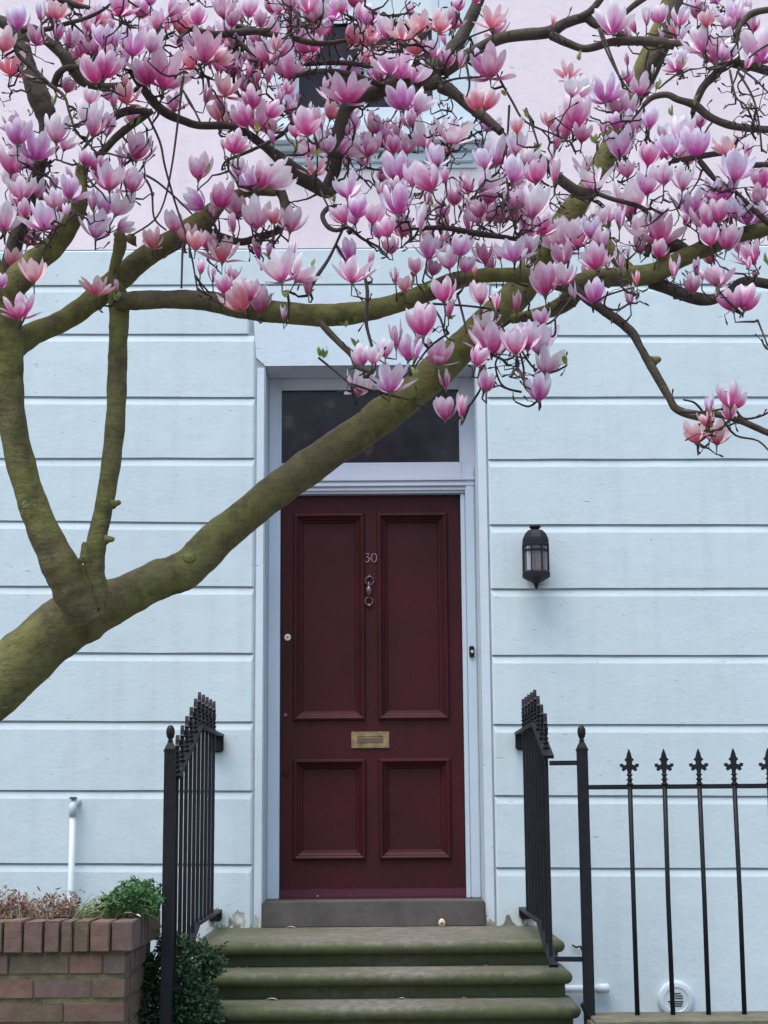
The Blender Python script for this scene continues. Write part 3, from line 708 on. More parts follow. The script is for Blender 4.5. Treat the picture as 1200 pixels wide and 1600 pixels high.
while zc_ > .02:
    hgt = .072 if row < 8 else .065; z1b = zc_; z0b = max(zc_-hgt, 0)
    cuts = [W(u, 1550, py0).x for u in rowj.get(row, [-30, 30, 120])]+[pxr]
    cuts = [-3.6+.24*k for k in range(5)]+[c for c in cuts]
    for a, b2 in zip(cuts, cuts[1:]):
        if b2-a > .03: brick(a+.002, b2-.002, py0+rnd(-.004, .003), py0+.11, z0b, z1b)
    y = py0+.115; k = 0
    while y < -1.62:
        ln = .22 if (k+row) % 2 else .105; brick(pxr-.105, pxr+rnd(-.003, .003), y, min(y+ln-.008, -1.62), z0b, z1b); y += ln; k += 1
    zc_ -= hgt+.019 if row < 8 else .0762; row += 1
m = MB(); m.box(-3.6, pxr-.008, py0+.006, -1.625, 0, pzt2-.012); m.build('mortar', M_mortar, pla)
# soil on top inside
m = MB(); nx_, ny_ = 40, 12; x0s, x1s, y0s, y1s = -3.6, pxr-.20, py0+.20, -1.64
vs = [(x0s+(x1s-x0s)*i/nx_, y0s+(y1s-y0s)*j/ny_, pzt2-.02+rnd(0, .025)) for j in range(ny_+1) for i in range(nx_+1)]
m.add(vs, [(j*(nx_+1)+i, j*(nx_+1)+i+1, (j+1)*(nx_+1)+i+1, (j+1)*(nx_+1)+i) for j in range(ny_) for i in range(nx_)]); m.build('soil', M_soil, pla)

# ================================================================== SMALL PLANTS
def leaf_quad(m, p, d, n, L_, W_, bend=.3):
    """pointed leaf of 4 quads with a fold"""
    d = Vector(d).normalized(); s = d.cross(Vector(n)).normalized(); nn = s.cross(d)
    P = [p, p+d*L_*.35+nn*L_*.06, p+d*L_*.75+nn*L_*.02, p+d*L_-nn*L_*bend]
    a = s*W_/2
    m.add([P[0], P[1]-a+nn*W_*.15, P[1], P[1]+a+nn*W_*.15, P[2]-a*.8, P[2], P[2]+a*.8, P[3]],
          [(0, 2, 1), (0, 3, 2), (1, 2, 5, 4), (2, 3, 6, 5), (4, 5, 7), (5, 6, 7)])
def rdir(up=.3):
    while True:
        v = Vector((rnd(-1, 1), rnd(-1, 1), rnd(-1, 1)))
        if .1 < v.length < 1: v.normalize(); v.z += up; return v.normalized()
zs = pzt2
# green herb clump against the left railing
c0 = W(205, 1430, -2.0)
hb = thing('leafy_herb', (c0.x, -2.0, zs-.01), 'bushy bright green herb on the planter against the left railing', 'plant')
fo = MB(); stm = MB()
for i in range(190):
    bx = c0.x+rnd(-.11, .10); by = -2.0+rnd(-.12, .16)
    hgt = max(.03, (.140-abs(bx-c0.x-.03)*.55))*rnd(.65, 1.12)
    tip = Vector((bx+rnd(-.05, .05), by+rnd(-.05, .05), zs+hgt))
    stm.tube([(bx, by, zs-.01), ((bx+tip.x)/2+rnd(-.01, .01), by, zs+hgt*.55), tip], [.0018, .0015, .001], 4)
    for k in range(11):
        t = rnd(.3, 1); p = Vector((bx, by, zs)).lerp(tip, t)
        leaf_quad(fo, p, rdir(.35), rdir(1.2), rnd(.014, .030), rnd(.009, .016), rnd(0, .3))
fo.build('foliage', M_herb, hb, kind='stuff'); stm.build('stems', M_herb, hb, kind='stuff')
# bent pale grass blades in front of it
c1 = W(165, 1432, -2.06)
gr_ = thing('grass_tuft', (c1.x, -2.06, zs), 'flattened pale grass blades lying between the dry stems and the green herb', 'grass')
bl_ = MB()
for i in range(90):
    p = c1+Vector((rnd(-.13, .10), rnd(-.06, .05), 0)); p.z = zs-.004; d = Vector((rnd(.2, 1), rnd(-.4, .3), rnd(.3, 1.1))).normalized(); L_ = rnd(.06, .15)
    pts = [p, p+d*L_*.4, p+d*L_*.75+Vector((.02, 0, -.01)), p+d*L_+Vector((.045, 0, -.045))]
    bl_.tube(pts, [.0022, .002, .0016, .0004], 3)
bl_.build('blades', leafm('pale_grass', (.20, .26, .10), (.38, .40, .22)), gr_, kind='stuff')
# dried stems
for (u0, u1, lab) in ((-30, 62, 'tangle of dried brown stems and curled leaves at the far left of the planter'), (62, 118, 'taller dried brown seedheads beside the white pipe on the planter')):
    cc = W((u0+u1)/2, 1435, -2.0); dp = thing('dried_plant', (cc.x, -2.0, zs), lab, 'plant', 'dried plants in the planter')
    a = MB(); b2 = MB(); x0_, x1_ = W(u0, 1430, -2).x, W(u1, 1430, -2).x
    for i in range(int(75*(u1-u0)/60)):
        p = Vector((rnd(x0_, x1_), -2.04+rnd(-.08, .1), zs-.005)); d = Vector((rnd(-.5, .5), rnd(-.3, .3), 1)).normalized()
        L_ = rnd(.04, .13)*(1.3 if random.random() < .12 else 1)
        pts = [p, p+d*L_*.4, p+d*L_*.75+Vector((rnd(-.015, .015), 0, 0)), p+d*L_+Vector((rnd(-.03, .03), 0, rnd(-.03, .005)))]
        a.tube(pts, [.0014, .0012, .001, .0006], 4)
        for k in range(5):
            q = pts[1].lerp(pts[3], rnd(0, 1)); leaf_quad(b2, q, rdir(-.2), rdir(0), rnd(.014, .032), rnd(.006, .012), rnd(.2, .7))
    a.build('stems', M_straw, dp, kind='stuff'); b2.build('foliage', M_dry, dp, kind='stuff')
# dark shrub between planter, newel and steps
sh = thing('shrub', (W(275, 1600, -1.7).x, -1.7, 0), 'dark green leafy shrub growing between the brick planter and the steps, under the railing', 'shrub')
fo = MB(); stm = MB()
cl = [(262, 1530, .12, -1.72), (300, 1500, .075, -1.62), (318, 1515, .06, -1.60), (285, 1560, .12, -1.70), (245, 1580, .11, -1.8), (310, 1590, .09, -1.72), (270, 1480, .055, -1.70), (240, 1530, .07, -1.75), (330, 1500, .03, -1.6), (255, 1640, .16, -1.75), (300, 1680, .14, -1.7)]
ctr = [(W(u, v, y), r) for u, v, r, y in cl]
for p, r in ctr:
    foot = Vector((W(270, 1600, -1.7).x+rnd(-.05, .05), -1.7, 0))
    stm.tube([foot, foot.lerp(p, .5)+Vector((rnd(-.04, .04), 0, 0)), p], [.008, .006, .003], 5)
    for i in range(int(1100*(r/.1)**1.7)):
        d = rdir(0); q = p+Vector((d.x*1.15, d.y, d.z))*r*rnd(.35, 1.08)**.6
        leaf_quad(fo, q, (d*.7+rdir(.3)).normalized(), rdir(1), rnd(.014, .028), rnd(.009, .016), rnd(0, .3))
for k in range(85):
    p, rr_ = random.choice(ctr); d = (rdir(.35)+Vector((.25, 0, .1))).normalized(); a = p+d*rr_*.6; L_ = rnd(.04, .10)+rr_*.35
    b3 = a+d*L_+Vector((0, 0, -.012)); stm.tube([a, (a+b3)/2+Vector((0, 0, .008)), b3], [.0022, .0016, .001], 4)
    for q in range(9):
        leaf_quad(fo, a.lerp(b3, rnd(.2, 1)), (d+rdir(.2)*.9).normalized(), rdir(1), rnd(.012, .026), rnd(.007, .013), rnd(0, .3))
fo.build('foliage', M_shrub, sh, kind='stuff'); stm.build('stems', M_twig, sh, kind='stuff')

# ================================================================== LITTER ON THE STEPS
sp0 = W(690.5, 1447.5, -.05)
stn = MB(); stn.lathe([(.004, .0), (.014, .004), (.019, .018), (.016, .032), (.008, .040), (.001, .042)], (sp0.x, -.045, .8075), 14, 'z', .7)
sto = stn.build('snail_shell', simple('cream_shell', (.66, .56, .38), .5, .3, 60), smooth=True); tag(sto, 'small cream snail shell on the top step against the threshold', 'shell')
m = MB(); m.lathe([(.007, 0), (.007, .002), (.001, .003)], (sp0.x, -.059, .8255), 10, 'y'); m.build('opening', M_bronze, sto)
pet = [(425, 1558, 'curled', -1.33, .582), (331, 1555, 'crumpled', -1.32, .582), (372, 1507, 'tiny', -1.03, .6945), (385, 1507, 'tiny2', -1.02, .6945), (760, 1508, 'small', -1.03, .6945), (628, 1557, 'thin', -1.33, .582), (726, 1557, 'flat', -1.33, .582), (455, 1446, 'strip', -.06, .807)]
labs = ['long curled white petal lying on the third step, left of centre', 'crumpled pale petal on the third step next to the shrub', 'left of two tiny petal flecks on the second step near the shrub', 'right of two tiny petal flecks on the second step near the shrub', 'small white petal on the second step at the right side', 'thin pale petal on the third step under the letter plate', 'flat pale petal on the third step below the right door edge', 'whitish petal strip on the top landing below the left door edge']
for (u, v, kx, yy, zz), lb in zip(pet, labs):
    p = W(u, v, yy); L_ = {'curled': .055, 'crumpled': .028, 'tiny': .012, 'tiny2': .014, 'small': .020, 'thin': .035, 'flat': .026, 'strip': .05}[kx]
    m = MB(); k = 8; vs = []; fs = []
    for i in range(k+1):
        t = i/k; ww = L_*.30*math.sin(math.pi*min(.98, max(.06, t)))
        for s_ in (-1, 0, 1): vs.append((p.x+(t-.5)*L_, yy+.012+s_*ww, zz+.0025+abs(s_)*ww*.35+.0012*math.sin(t*5)))
    for i in range(k):
        for j in range(2): a = i*3+j; fs.append((a, a+1, a+4, a+3))
    m.add(vs, fs); o = m.build('fallen_petal', M_litter, smooth=True); tag(o, lb, 'petal', 'petals fallen on the steps')
p = W(213, 1419, -2.1); m = MB()
leaf_quad(m, Vector((p.x, -2.14, zs+.012)), (-1, -.2, .3), (0, 0, 1), .045, .022, .1); leaf_quad(m, Vector((p.x, -2.14, zs+.012)), (.6, -.3, -.1), (0, 0, 1), .03, .018, .1)
o = m.build('fallen_petal', M_litter); tag(o, 'pale pink fallen petal resting on the green herb in the planter', 'petal', 'petals fallen in the planter')

# ================================================================== MAGNOLIA TREE
FOOT = W(-265, 2040, -3.5); FOOT.z = 0
tree = thing('magnolia_tree', FOOT, 'magnolia tree in full pink bloom leaning in from the left before the house', 'tree')
NODES = []   # (pos, radius, u, v) samples of the wood built so far
def proj(p):
    d = p-Vector((0, -WD, EYE)); z = d.dot(F); return 600+FPX*d.dot(Rv)/z, 800-FPX*d.dot(Uv)/z, z
def limb(pts, D0, D1, mat, name='branch', n=12, jit=.035, rough=0.0, ends=None):
    """pts (u, v, width px) along the photo; D = distance from the camera plane"""
    s = cr(pts, 10 if n > 14 else 6 if n > 8 else 4); N = len(s); P = []; Rr = []
    for i, (u, v, w_) in enumerate(s):
        t = i/(N-1); D = D0+(D1-D0)*t
        p = W(u, v, D-9); z = (p-Vector((0, -WD, EYE))).dot(F)
        r = max(w_, 1.5)/2*z/FPX
        if rough: p = p+Vector((rnd(-1, 1), rnd(-1, 1), rnd(-1, 1)))*rough*r
        r *= 1+.02*math.sin(i*.9+pts[0][0])+rnd(-.012, .012)
        P.append(p); Rr.append(r)
    for i, (p, r) in enumerate(zip(P, Rr)):
        if i % (3 if n > 14 else 2) == 0: u, v, z = proj(p); NODES.append((p, r, u, v))
    m = MB(); m.tube(P, Rr, n*2 if n > 14 else n, jit*.2, True, .075 if n > 8 else .04); return m, P, Rr, mat, name
LIMBS = []
def add(*a, **k): LIMBS.append(limb(*a, **k))
TR = []
# trunk (lower limb included: it leans across the door)
a = limb([(-265, 2080, 130), (-262, 1900, 120), (-250, 1650, 112), (-225, 1420, 108), (-165, 1240, 104), (-80, 1128, 98), (0, 1066, 92), (70, 1000, 92), (128, 958, 92), (195, 932, 66), (245, 908, 60), (292, 889, 60), (350, 833, 57), (430, 768, 54), (520, 703, 53), (600, 648, 55), (650, 608, 54), (720, 545, 50), (765, 500, 48), (805, 462, 48), (845, 405, 44), (890, 335, 38), (925, 285, 34), (955, 225, 30), (985, 150, 28), (1008, 95, 26), (1040, 20, 24), (1060, -50, 22)], 5.5, 6.2, M_bark, 'trunk', 26, .02)
LIMBS.append(a)
add([(1000, 118, 22), (1028, 85, 24), (1045, 45, 24), (1062, -20, 22), (1070, -60, 20)], 6.15, 6.1, M_bark2)
add([(1002, 150, 20), (1020, 105, 26), (1032, 78, 26), (1042, 58, 22)], 6.3, 6.2, M_bark2)
add([(140, 968, 40), (120, 935, 60), (104, 900, 60), (86, 868, 52), (56, 800, 46), (30, 715, 44), (16, 630, 44), (12, 570, 50), (8, 515, 58), (-4, 470, 54), (-20, 430, 50), (-40, 340, 44), (-60, 200, 40), (-70, -50, 36)], 5.5, 5.2, M_bark, n=20, jit=.02)
add([(20, 545, 40), (50, 522, 38), (85, 508, 36), (125, 484, 37), (180, 440, 39), (232, 398, 38), (282, 368, 36), (318, 344, 34), (345, 318, 22), (385, 300, 16), (430, 300, 14)], 5.4, 5.6, M_bark, n=18, jit=.02)
add([(-5, 475, 44), (22, 445, 44), (52, 412, 38), (84, 385, 36), (112, 342, 34), (122, 312, 30), (128, 285, 14), (124, 262, 11), (140, 245, 9)], 5.3, 5.2, M_bark, n=18, jit=.02)
add([(-30, 20, 14), (28, 48, 22), (36, 75, 24), (46, 112, 28), (60, 148, 35), (72, 180, 30), (71, 206, 20), (62, 260, 20), (35, 340, 24), (10, 430, 26)], 5.6, 5.6, M_bark2, n=16, jit=.02)
add([(152, 962, 26), (150, 925, 38), (147, 890, 34), (153, 840, 30), (163, 790, 29), (174, 720, 30), (181, 640, 31), (184, 560, 31), (186, 495, 32), (184, 462, 32), (176, 430, 15), (186, 392, 20), (188, 372, 20), (183, 362, 14)], 5.51, 5.40, M_bark, n=18, jit=.02)
add([(180, 470, 24), (205, 470, 30), (250, 468, 29), (320, 470, 30), (375, 481, 32), (440, 488, 33), (500, 493, 34), (560, 488, 33), (620, 474, 31), (680, 452, 30), (722, 436, 26), (765, 430, 23), (830, 431, 24), (885, 443, 26), (935, 434, 28), (985, 432, 34), (1025, 425, 32), (1065, 404, 28), (1110, 384, 27), (1160, 366, 22), (1240, 350, 20)], 5.38, 5.6, M_bark, n=18, jit=.02)
add([(1018, 440, 24), (1048, 452, 20), (1080, 464, 20), (1110, 468, 18), (1135, 458, 14), (1155, 442, 14), (1178, 440, 15), (1240, 452, 15)], 5.6, 5.5, M_bark2)
add([(800, 498, 16), (835, 492, 20), (862, 484, 24), (884, 472, 28), (898, 456, 28), (915, 440, 22)], 5.75, 5.6, M_bark)
add([(1030, 405, 26), (1040, 388, 24), (1058, 384, 22), (1075, 396, 20)], 5.65, 5.6, M_bark2)
add([(895, 448, 14), (918, 468, 15), (945, 486, 15), (985, 517, 15), (1002, 545, 13), (1022, 580, 14), (1045, 620, 12), (1058, 640, 13), (1092, 650, 16), (1112, 646, 11), (1155, 657, 10), (1200, 676, 10), (1240, 690, 9)], 5.5, 5.3, M_bark2, rough=.05)
# upper left
add([(205, 110, 13), (222, 135, 14), (240, 160, 15), (262, 178, 15), (290, 190, 12), (312, 196, 12), (360, 197, 12), (385, 208, 13), (410, 226, 14), (440, 250, 22), (465, 272, 28), (490, 288, 24), (512, 302, 16), (530, 290, 10)], 5.35, 5.8, M_bark2)
add([(32, 48, 10), (52, 44, 12), (72, 62, 15), (98, 85, 18), (114, 108, 18), (128, 127, 15), (150, 134, 13), (175, 136, 13), (200, 132, 11)], 5.15, 5.2, M_bark2)
add([(84, 134, 12), (92, 115, 12), (108, 105, 9), (140, 106, 6)], 5.25, 5.1, M_bark2)
add([(34, 46, 8), (70, 46, 8), (107, 36, 7), (138, 27, 6), (166, 12, 5), (190, -10, 4)], 5.1, 5.0, M_twig)
add([(18, 40, 5), (22, 62, 6), (28, 85, 7), (50, 105, 8), (75, 130, 7), (100, 150, 5), (108, 175, 4), (118, 205, 4)], 5.0, 5.0, M_bark2)
add([(238, 173, 9), (205, 196, 12), (180, 216, 13), (160, 238, 13), (135, 258, 13), (130, 282, 13), (125, 310, 12)], 5.2, 5.3, M_bark2)
add([(168, 190, 12), (188, 177, 13), (212, 172, 12), (236, 176, 10)], 5.2, 5.2, M_bark2)
add([(60, -20, 12), (100, 0, 14), (118, 8, 10), (140, 12, 7)], 5.2, 5.2, M_bark2)
# hub at upper right and its arms
add([(506, 300, 18), (524, 262, 20), (528, 210, 20), (545, 165, 22), (585, 146, 24), (630, 128, 26), (668, 112, 34), (695, 92, 30), (716, 66, 23), (735, 30, 20), (752, -10, 18), (765, -50, 16)], 5.9, 6.0, M_bark2, n=14)
add([(690, 108, 30), (720, 92, 20), (745, 78, 18), (780, 61, 18), (820, 54, 18), (858, 50, 18), (885, 36, 16), (915, 28, 15), (930, 38, 14), (962, 50, 14), (985, 62, 14)], 5.95, 5.9, M_bark2)
add([(905, 28, 12), (925, 15, 11), (945, -10, 10)], 5.9, 5.9, M_bark2)
add([(862, 55, 14), (888, 68, 12), (916, 76, 12), (955, 66, 14), (1000, 64, 15), (1040, 68, 17), (1075, 74, 16), (1110, 82, 15), (1145, 98, 15), (1175, 104, 15), (1240, 122, 15)], 5.92, 5.7, M_bark2)
add([(690, 134, 24), (712, 148, 17), (735, 168, 15), (755, 182, 15), (770, 195, 14), (783, 206, 13)], 5.95, 5.9, M_bark2)
add([(640, 118, 20), (665, 132, 22), (690, 122, 26)], 5.97, 5.95, M_bark2)
add([(1132, 98, 15), (1118, 116, 13), (1100, 134, 12), (1090, 154, 12), (1082, 178, 8)], 5.8, 5.8, M_bark2)
add([(1005, 165, 7), (1020, 152, 9), (1042, 148, 10), (1060, 156, 11), (1085, 164, 13), (1108, 182, 12), (1135, 194, 12), (1165, 200, 11), (1240, 205, 10)], 5.75, 5.7, M_bark2)
add([(1150, 98, 14), (1150, 60, 9), (1163, 32, 10), (1185, 18, 11), (1240, 12, 10)], 5.7, 5.7, M_bark2)
add([(1000, 0, 12), (1010, -30, 12)], 5.9, 5.9, M_bark2)
add([(1020, -10, 8), (995, 5, 9), (975, 22, 8)], 5.9, 5.9, M_bark2)
add([(825, 233, 12), (850, 253, 15), (872, 277, 16), (900, 298, 18), (920, 306, 20)], 5.8, 5.9, M_bark2)
add([(655, 357, 7), (695, 356, 8), (740, 364, 10), (790, 371, 8), (830, 378, 6)], 5.4, 5.4, M_twig)
add([(434, 360, 12), (445, 340, 14), (443, 310, 16), (430, 285, 18), (425, 262, 14)], 5.5, 5.7, M_bark2)
add([(322, 360, 12), (345, 370, 13), (378, 378, 12), (405, 370, 12), (432, 362, 11), (446, 350, 8)], 5.55, 5.5, M_bark2)
add([(500, 503, 11), (515, 520, 11), (535, 540, 10), (552, 556, 12), (558, 572, 10), (582, 582, 7)], 5.3, 5.15, M_bark2)
add([(568, 425, 5), (574, 455, 6), (572, 500, 6), (578, 530, 5), (588, 562, 4)], 5.2, 5.1, M_twig)
add([(530, 322, 7), (512, 326, 8), (504, 338, 8), (512, 354, 8), (526, 360, 7), (545, 356, 6), (565, 372, 5), (592, 386, 4)], 5.3, 5.2, M_twig)
add([(540, 348, 4), (516, 400, 5), (494, 434, 6), (480, 462, 4)], 5.25, 5.2, M_twig)
add([(480, 100, 8), (515, 98, 8), (550, 99, 8), (575, 104, 7)], 5.8, 5.9, M_bark2)
add([(462, 118, 9), (490, 113, 10), (520, 112, 10), (560, 120, 9), (600, 135, 10)], 5.7, 5.9, M_bark2)
add([(370, 40, 7), (400, 50, 9), (450, 58, 10), (500, 68, 9), (560, 60, 6)], 5.6, 5.6, M_bark2)
add([(300, 45, 10), (335, 54, 12), (380, 50, 12), (420, 48, 10)], 5.5, 5.6, M_bark2)
add([(372, 66, 9), (395, 82, 9), (420, 95, 6)], 5.5, 5.5, M_bark2)
add([(355, 250, 5), (385, 238, 6), (420, 222, 6), (445, 206, 7), (462, 180, 6), (470, 150, 4)], 5.3, 5.2, M_twig)
add([(1050, 252, 8), (1085, 246, 9), (1120, 240, 9), (1145, 238, 9)], 5.5, 5.5, M_bark2)
add([(1092, 250, 9), (1110, 272, 9), (1122, 284, 7), (1150, 300, 6), (1180, 330, 8), (1215, 360, 12)], 5.5, 5.5, M_bark2)
add([(1175, 258, 9), (1200, 257, 10), (1230, 255, 10)], 5.5, 5.5, M_bark2)
add([(935, 303, 8), (960, 312, 8), (985, 318, 8), (1010, 330, 7), (1018, 360, 6), (1010, 400, 10)], 5.6, 5.6, M_bark2)
add([(930, 350, 10), (950, 380, 16), (965, 405, 20), (985, 425, 22)], 5.7, 5.6, M_bark)
# long whips and twigs that can be followed in the picture
WH = [[(288, 112), (277, 190), (270, 255), (257, 312), (240, 345), (206, 368)], [(231, 180), (250, 222), (258, 262), (275, 318), (290, 368), (300, 408), (308, 450)],
      [(222, 272), (245, 285), (275, 310), (300, 335)], [(225, 275), (237, 300), (240, 340), (260, 360)], [(285, 378), (283, 450)], [(284, 138), (300, 163), (312, 190)],
      [(775, 115), (800, 160), (822, 190), (870, 212), (893, 222)], [(822, 170), (830, 195), (841, 228)], [(795, 165), (793, 210), (790, 260), (800, 340), (812, 395), (813, 435)],
      [(693, 108), (705, 85), (730, 60), (768, 46)], [(693, 128), (715, 122), (755, 120)], [(728, 95), (733, 130), (730, 150)], [(694, 130), (722, 150)],
      [(935, 45), (946, 75), (965, 115), (985, 145)], [(938, 45), (958, 95), (975, 135)], [(1065, 110), (1045, 125), (1030, 138)],
      [(1140, 110), (1150, 150), (1165, 165), (1180, 200)], [(1152, 110), (1175, 150), (1185, 190), (1190, 235)], [(1155, 105), (1180, 125), (1200, 145)],
      [(498, 560), (530, 585), (548, 600), (565, 612)], [(548, 600), (590, 612), (640, 625)], [(662, 523), (655, 550), (640, 580), (625, 592)], [(700, 520), (670, 545), (640, 585)],
      [(675, 478), (690, 500), (696, 525), (710, 532)], [(672, 475), (730, 478), (780, 484)], [(715, 460), (725, 500), (728, 520)],
      [(1058, 642), (1090, 645), (1130, 640)], [(1150, 640), (1165, 655), (1200, 645), (1215, 620)], [(1190, 530), (1200, 545), (1230, 545)], [(1130, 655), (1150, 680), (1185, 690), (1210, 715)],
      [(1090, 692), (1105, 682), (1120, 680), (1128, 668), (1140, 660)], [(1098, 642), (1085, 630), (1068, 625)], [(893, 465), (865, 500), (840, 510)],
      [(842, 625), (820, 605), (818, 575), (812, 550), (800, 535), (780, 505)], [(842, 625), (825, 635), (805, 628)], [(815, 612), (790, 605), (778, 590), (775, 565), (790, 545)],
      [(852, 583), (835, 575), (822, 560), (815, 545)], [(853, 583), (870, 580), (886, 570)], [(721, 650), (745, 620), (752, 600), (750, 570)], [(845, 505), (860, 525), (868, 520), (868, 500)],
      [(768, 553), (785, 562), (800, 560), (806, 553)], [(985, 474), (965, 485), (945, 478), (950, 455)], [(1146, 485), (1160, 490), (1135, 470), (1120, 450)], [(928, 474), (950, 460), (990, 450)],
      [(500, 300), (512, 322)], [(200, 240), (190, 262), (158, 290)], [(1240, 60), (1200, 70), (1170, 90)], [(455, 10), (470, 40), (440, 60)],
      [(600, 20), (640, 55), (672, 85)], [(570, 8), (600, 25), (650, 22), (690, 40)], [(1185, 500), (1200, 540)], [(705, 5), (715, 22), (722, 35)]]
for q in WH: add([(u+rnd(-1, 1), v+rnd(-1, 1), 3.9-1.2*i/len(q)) for i, (u, v) in enumerate(q)], 5.25, 5.15, M_twig, 'twig', 6, .08)
for m, P, Rr, mat, name in LIMBS:
    m.build(name, mat, tree, smooth=True)
# knots and pruned stubs on trunk and limbs
def knot(u, v, D, r, out=(0, -1, .15), L_=.02):
    p = W(u, v, D-9); d = Vector(out).normalized(); m = MB()
    m.tube([p, p+d*L_*.35, p+d*L_*.7, p+d*L_*.9, p+d*L_], [r*1.7, r*1.15, r*.9, r*.7, r*.3], 12, .08); m.build('knot', M_bark, tree, smooth=True)
knot(296, 872, 5.445, .014, (.1, -1, .6), .016); knot(132, 880, 5.40, .014, (0, -.1, 1), .07)
knot(176, 788, 5.42, .010, (1, -.3, .2), .03); knot(166, 843, 5.42, .010, (1, -.3, 0), .03); knot(202, 378, 5.5, .018, (.5, -.3, .7), .03)
knot(1020, 565, 5.45, .012, (1, 0, .4), .03); knot(1092, 664, 5.4, .010, (0, -.1, -1), .03)

# ---- blossoms
def petal(L_, Wd, a0, am, a1, rho, phi, rb=.03, zb=0.0, ntt=9, ns=6, wav=.022, seed=0):
    rs = random.Random(seed); r, h = rb, zb; vs = []; uv = []; fs = []; ph = rs.uniform(0, 6)
    cen = []
    for i in range(ntt+1):
        t = i/ntt; a = R_(a0)*(1-t)**2+R_(am)*2*t*(1-t)+R_(a1)*t*t
        cen.append((r, h, a)); r += math.sin(a)*L_/ntt; h += math.cos(a)*L_/ntt
    for i, (r, h, a) in enumerate(cen):
        t = i/ntt; wd = Wd*(.16+.84*min(1, t/.55)**.75)*max(.0, 1-max(0, t-.45)**2.2/.55**2.2*1.0)**.62
        if i == ntt: wd = Wd*.05
        for j in range(ns+1):
            s = -1+2*j/ns; th_ = s*wd/rho; lat = rho*math.sin(th_); inn = rho*(1-math.cos(th_))
            n_r, n_h = -math.cos(a), math.sin(a)
            wv = wav*math.sin(5*t+ph+s*2)*abs(s)
            rr_, hh = r+n_r*inn+wv, h+n_h*inn
            vs.append(Vector((rr_*math.cos(phi)-lat*math.sin(phi), rr_*math.sin(phi)+lat*math.cos(phi), hh))); uv.append((j/ns, t))
    for i in range(ntt):
        for j in range(ns): q = i*(ns+1)+j; fs.append((q, q+1, q+ns+2, q+ns+1))
    return vs, fs, uv
# tepals per kind: (count, length, half width, a0, am, a1, rho, base radius)
KIND = {'b': [(3, .98, .15, 26, 12, -16, .14, .02), (2, .86, .14, 30, 16, -12, .15, .04)],
        'c': [(3, .98, .24, 52, 22, -24, .22, .02), (3, .95, .27, 62, 26, -22, .27, .04)],
        'u': [(3, 1.0, .23, 50, 20, -12, .23, .02), (3, .98, .27, 64, 28, -6, .28, .04), (2, .82, .20, 72, 44, 44, .34, .05)],
        'o': [(3, 1.0, .22, 46, 22, 4, .25, .02), (3, 1.0, .25, 64, 34, 20, .32, .04), (3, .92, .22, 82, 58, 58, .40, .05)],
        'w': [(3, 1.0, .22, 50, 28, 20, .28, .02), (3, 1.05, .25, 74, 46, 44, .36, .04), (3, 1.02, .24, 88, 74, 78, .44, .05)]}
def flower_mesh(kind, seed, parts=False):
    rs = random.Random(seed); out = []; k0 = rs.uniform(0, 6)
    for wi, (cnt, L_, Wd, a0, am, a1, rho, rb) in enumerate(KIND[kind]):
        for k in range(cnt):
            phi = k0+2*math.pi*(k+(.5 if wi % 2 else 0))/cnt+rs.uniform(-.22, .22)
            if cnt == 2: phi = k0+(.9 if k else 3.6)+rs.uniform(-.5, .5)
            j = rs.uniform(-9, 9)*(0.4 if kind in 'bc' else 1)
            if kind not in 'bc' and rs.random() < .16: j += 30
            out.append(petal(L_*rs.uniform(.78, 1.06), Wd*.88*rs.uniform(.82, 1.12), a0+j*.3, am+j*.7, a1+j*1.6, rho, phi, rb, 0, seed=seed*31+wi*7+k))
    return out
def stem_geo():
    m = MB(); m.lathe([(.020, -.12), (.040, -.06), (.055, -.01), (.050, .03), (.035, .07), (.01, .10)], (0, 0, 0), 8)
    vs, fs, uv = petal(.26, .06, 40, 20, 20, .12, 1.0, .04, -.06, 4, 2); m.add(vs, fs)
    return m
VAR = {}
for kd in KIND:
    for s_ in range(12):
        vs = []; fs = []; uv = []
        for a, b2, c3 in flower_mesh(kd, s_*13+ord(kd)):
            n0 = len(vs); vs += a; fs += [tuple(i+n0 for i in f) for f in b2]; uv += c3
        npet = len(fs)
        sg = stem_geo(); n0 = len(vs); vs += sg.v; fs += [tuple(i+n0 for i in f) for f in sg.f]; uv += [(.5, .5)]*len(sg.v)
        me = bpy.data.meshes.new('blossom'); me.from_pydata([tuple(v) for v in vs], [], fs)
        ul = me.uv_layers.new(name='UVMap')
        for i, l in enumerate(me.loops): ul.data[i].uv = uv[l.vertex_index]
        me.shade_smooth(); me.materials.append(PM['m']); me.materials.append(M_calyx)
        for i, pgn in enumerate(me.polygons): pgn.material_index = 0 if i < npet else 1
        VAR[kd, s_] = me
sgm = bpy.data.meshes.new('blossom'); sg = stem_geo(); sgm.from_pydata([tuple(v) for v in sg.v], [], sg.f); sgm.shade_smooth(); sgm.materials.append(M_calyx)
PETM = {}
for kd in KIND:
    for wi, (cnt, L_, Wd, a0, am, a1, rho, rb) in enumerate(KIND[kd]):
        for s_ in range(3):
            j = (s_-1)*7*(0.4 if kd in 'bc' else 1)
            a, b2, c3 = petal(L_*(.88+.07*s_), Wd*.88*(.92+.07*s_), a0, am+j*.6, a1+j*1.3, rho, 0, rb, 0, seed=s_*5+wi)
            me = bpy.data.meshes.new('petal'); me.from_pydata([tuple(v) for v in a], [], b2)
            ul = me.uv_layers.new(name='UVMap')
            for i, l in enumerate(me.loops): ul.data[i].uv = c3[l.vertex_index]
            me.shade_smooth(); me.materials.append(PM['m']); PETM[kd, wi, s_] = me

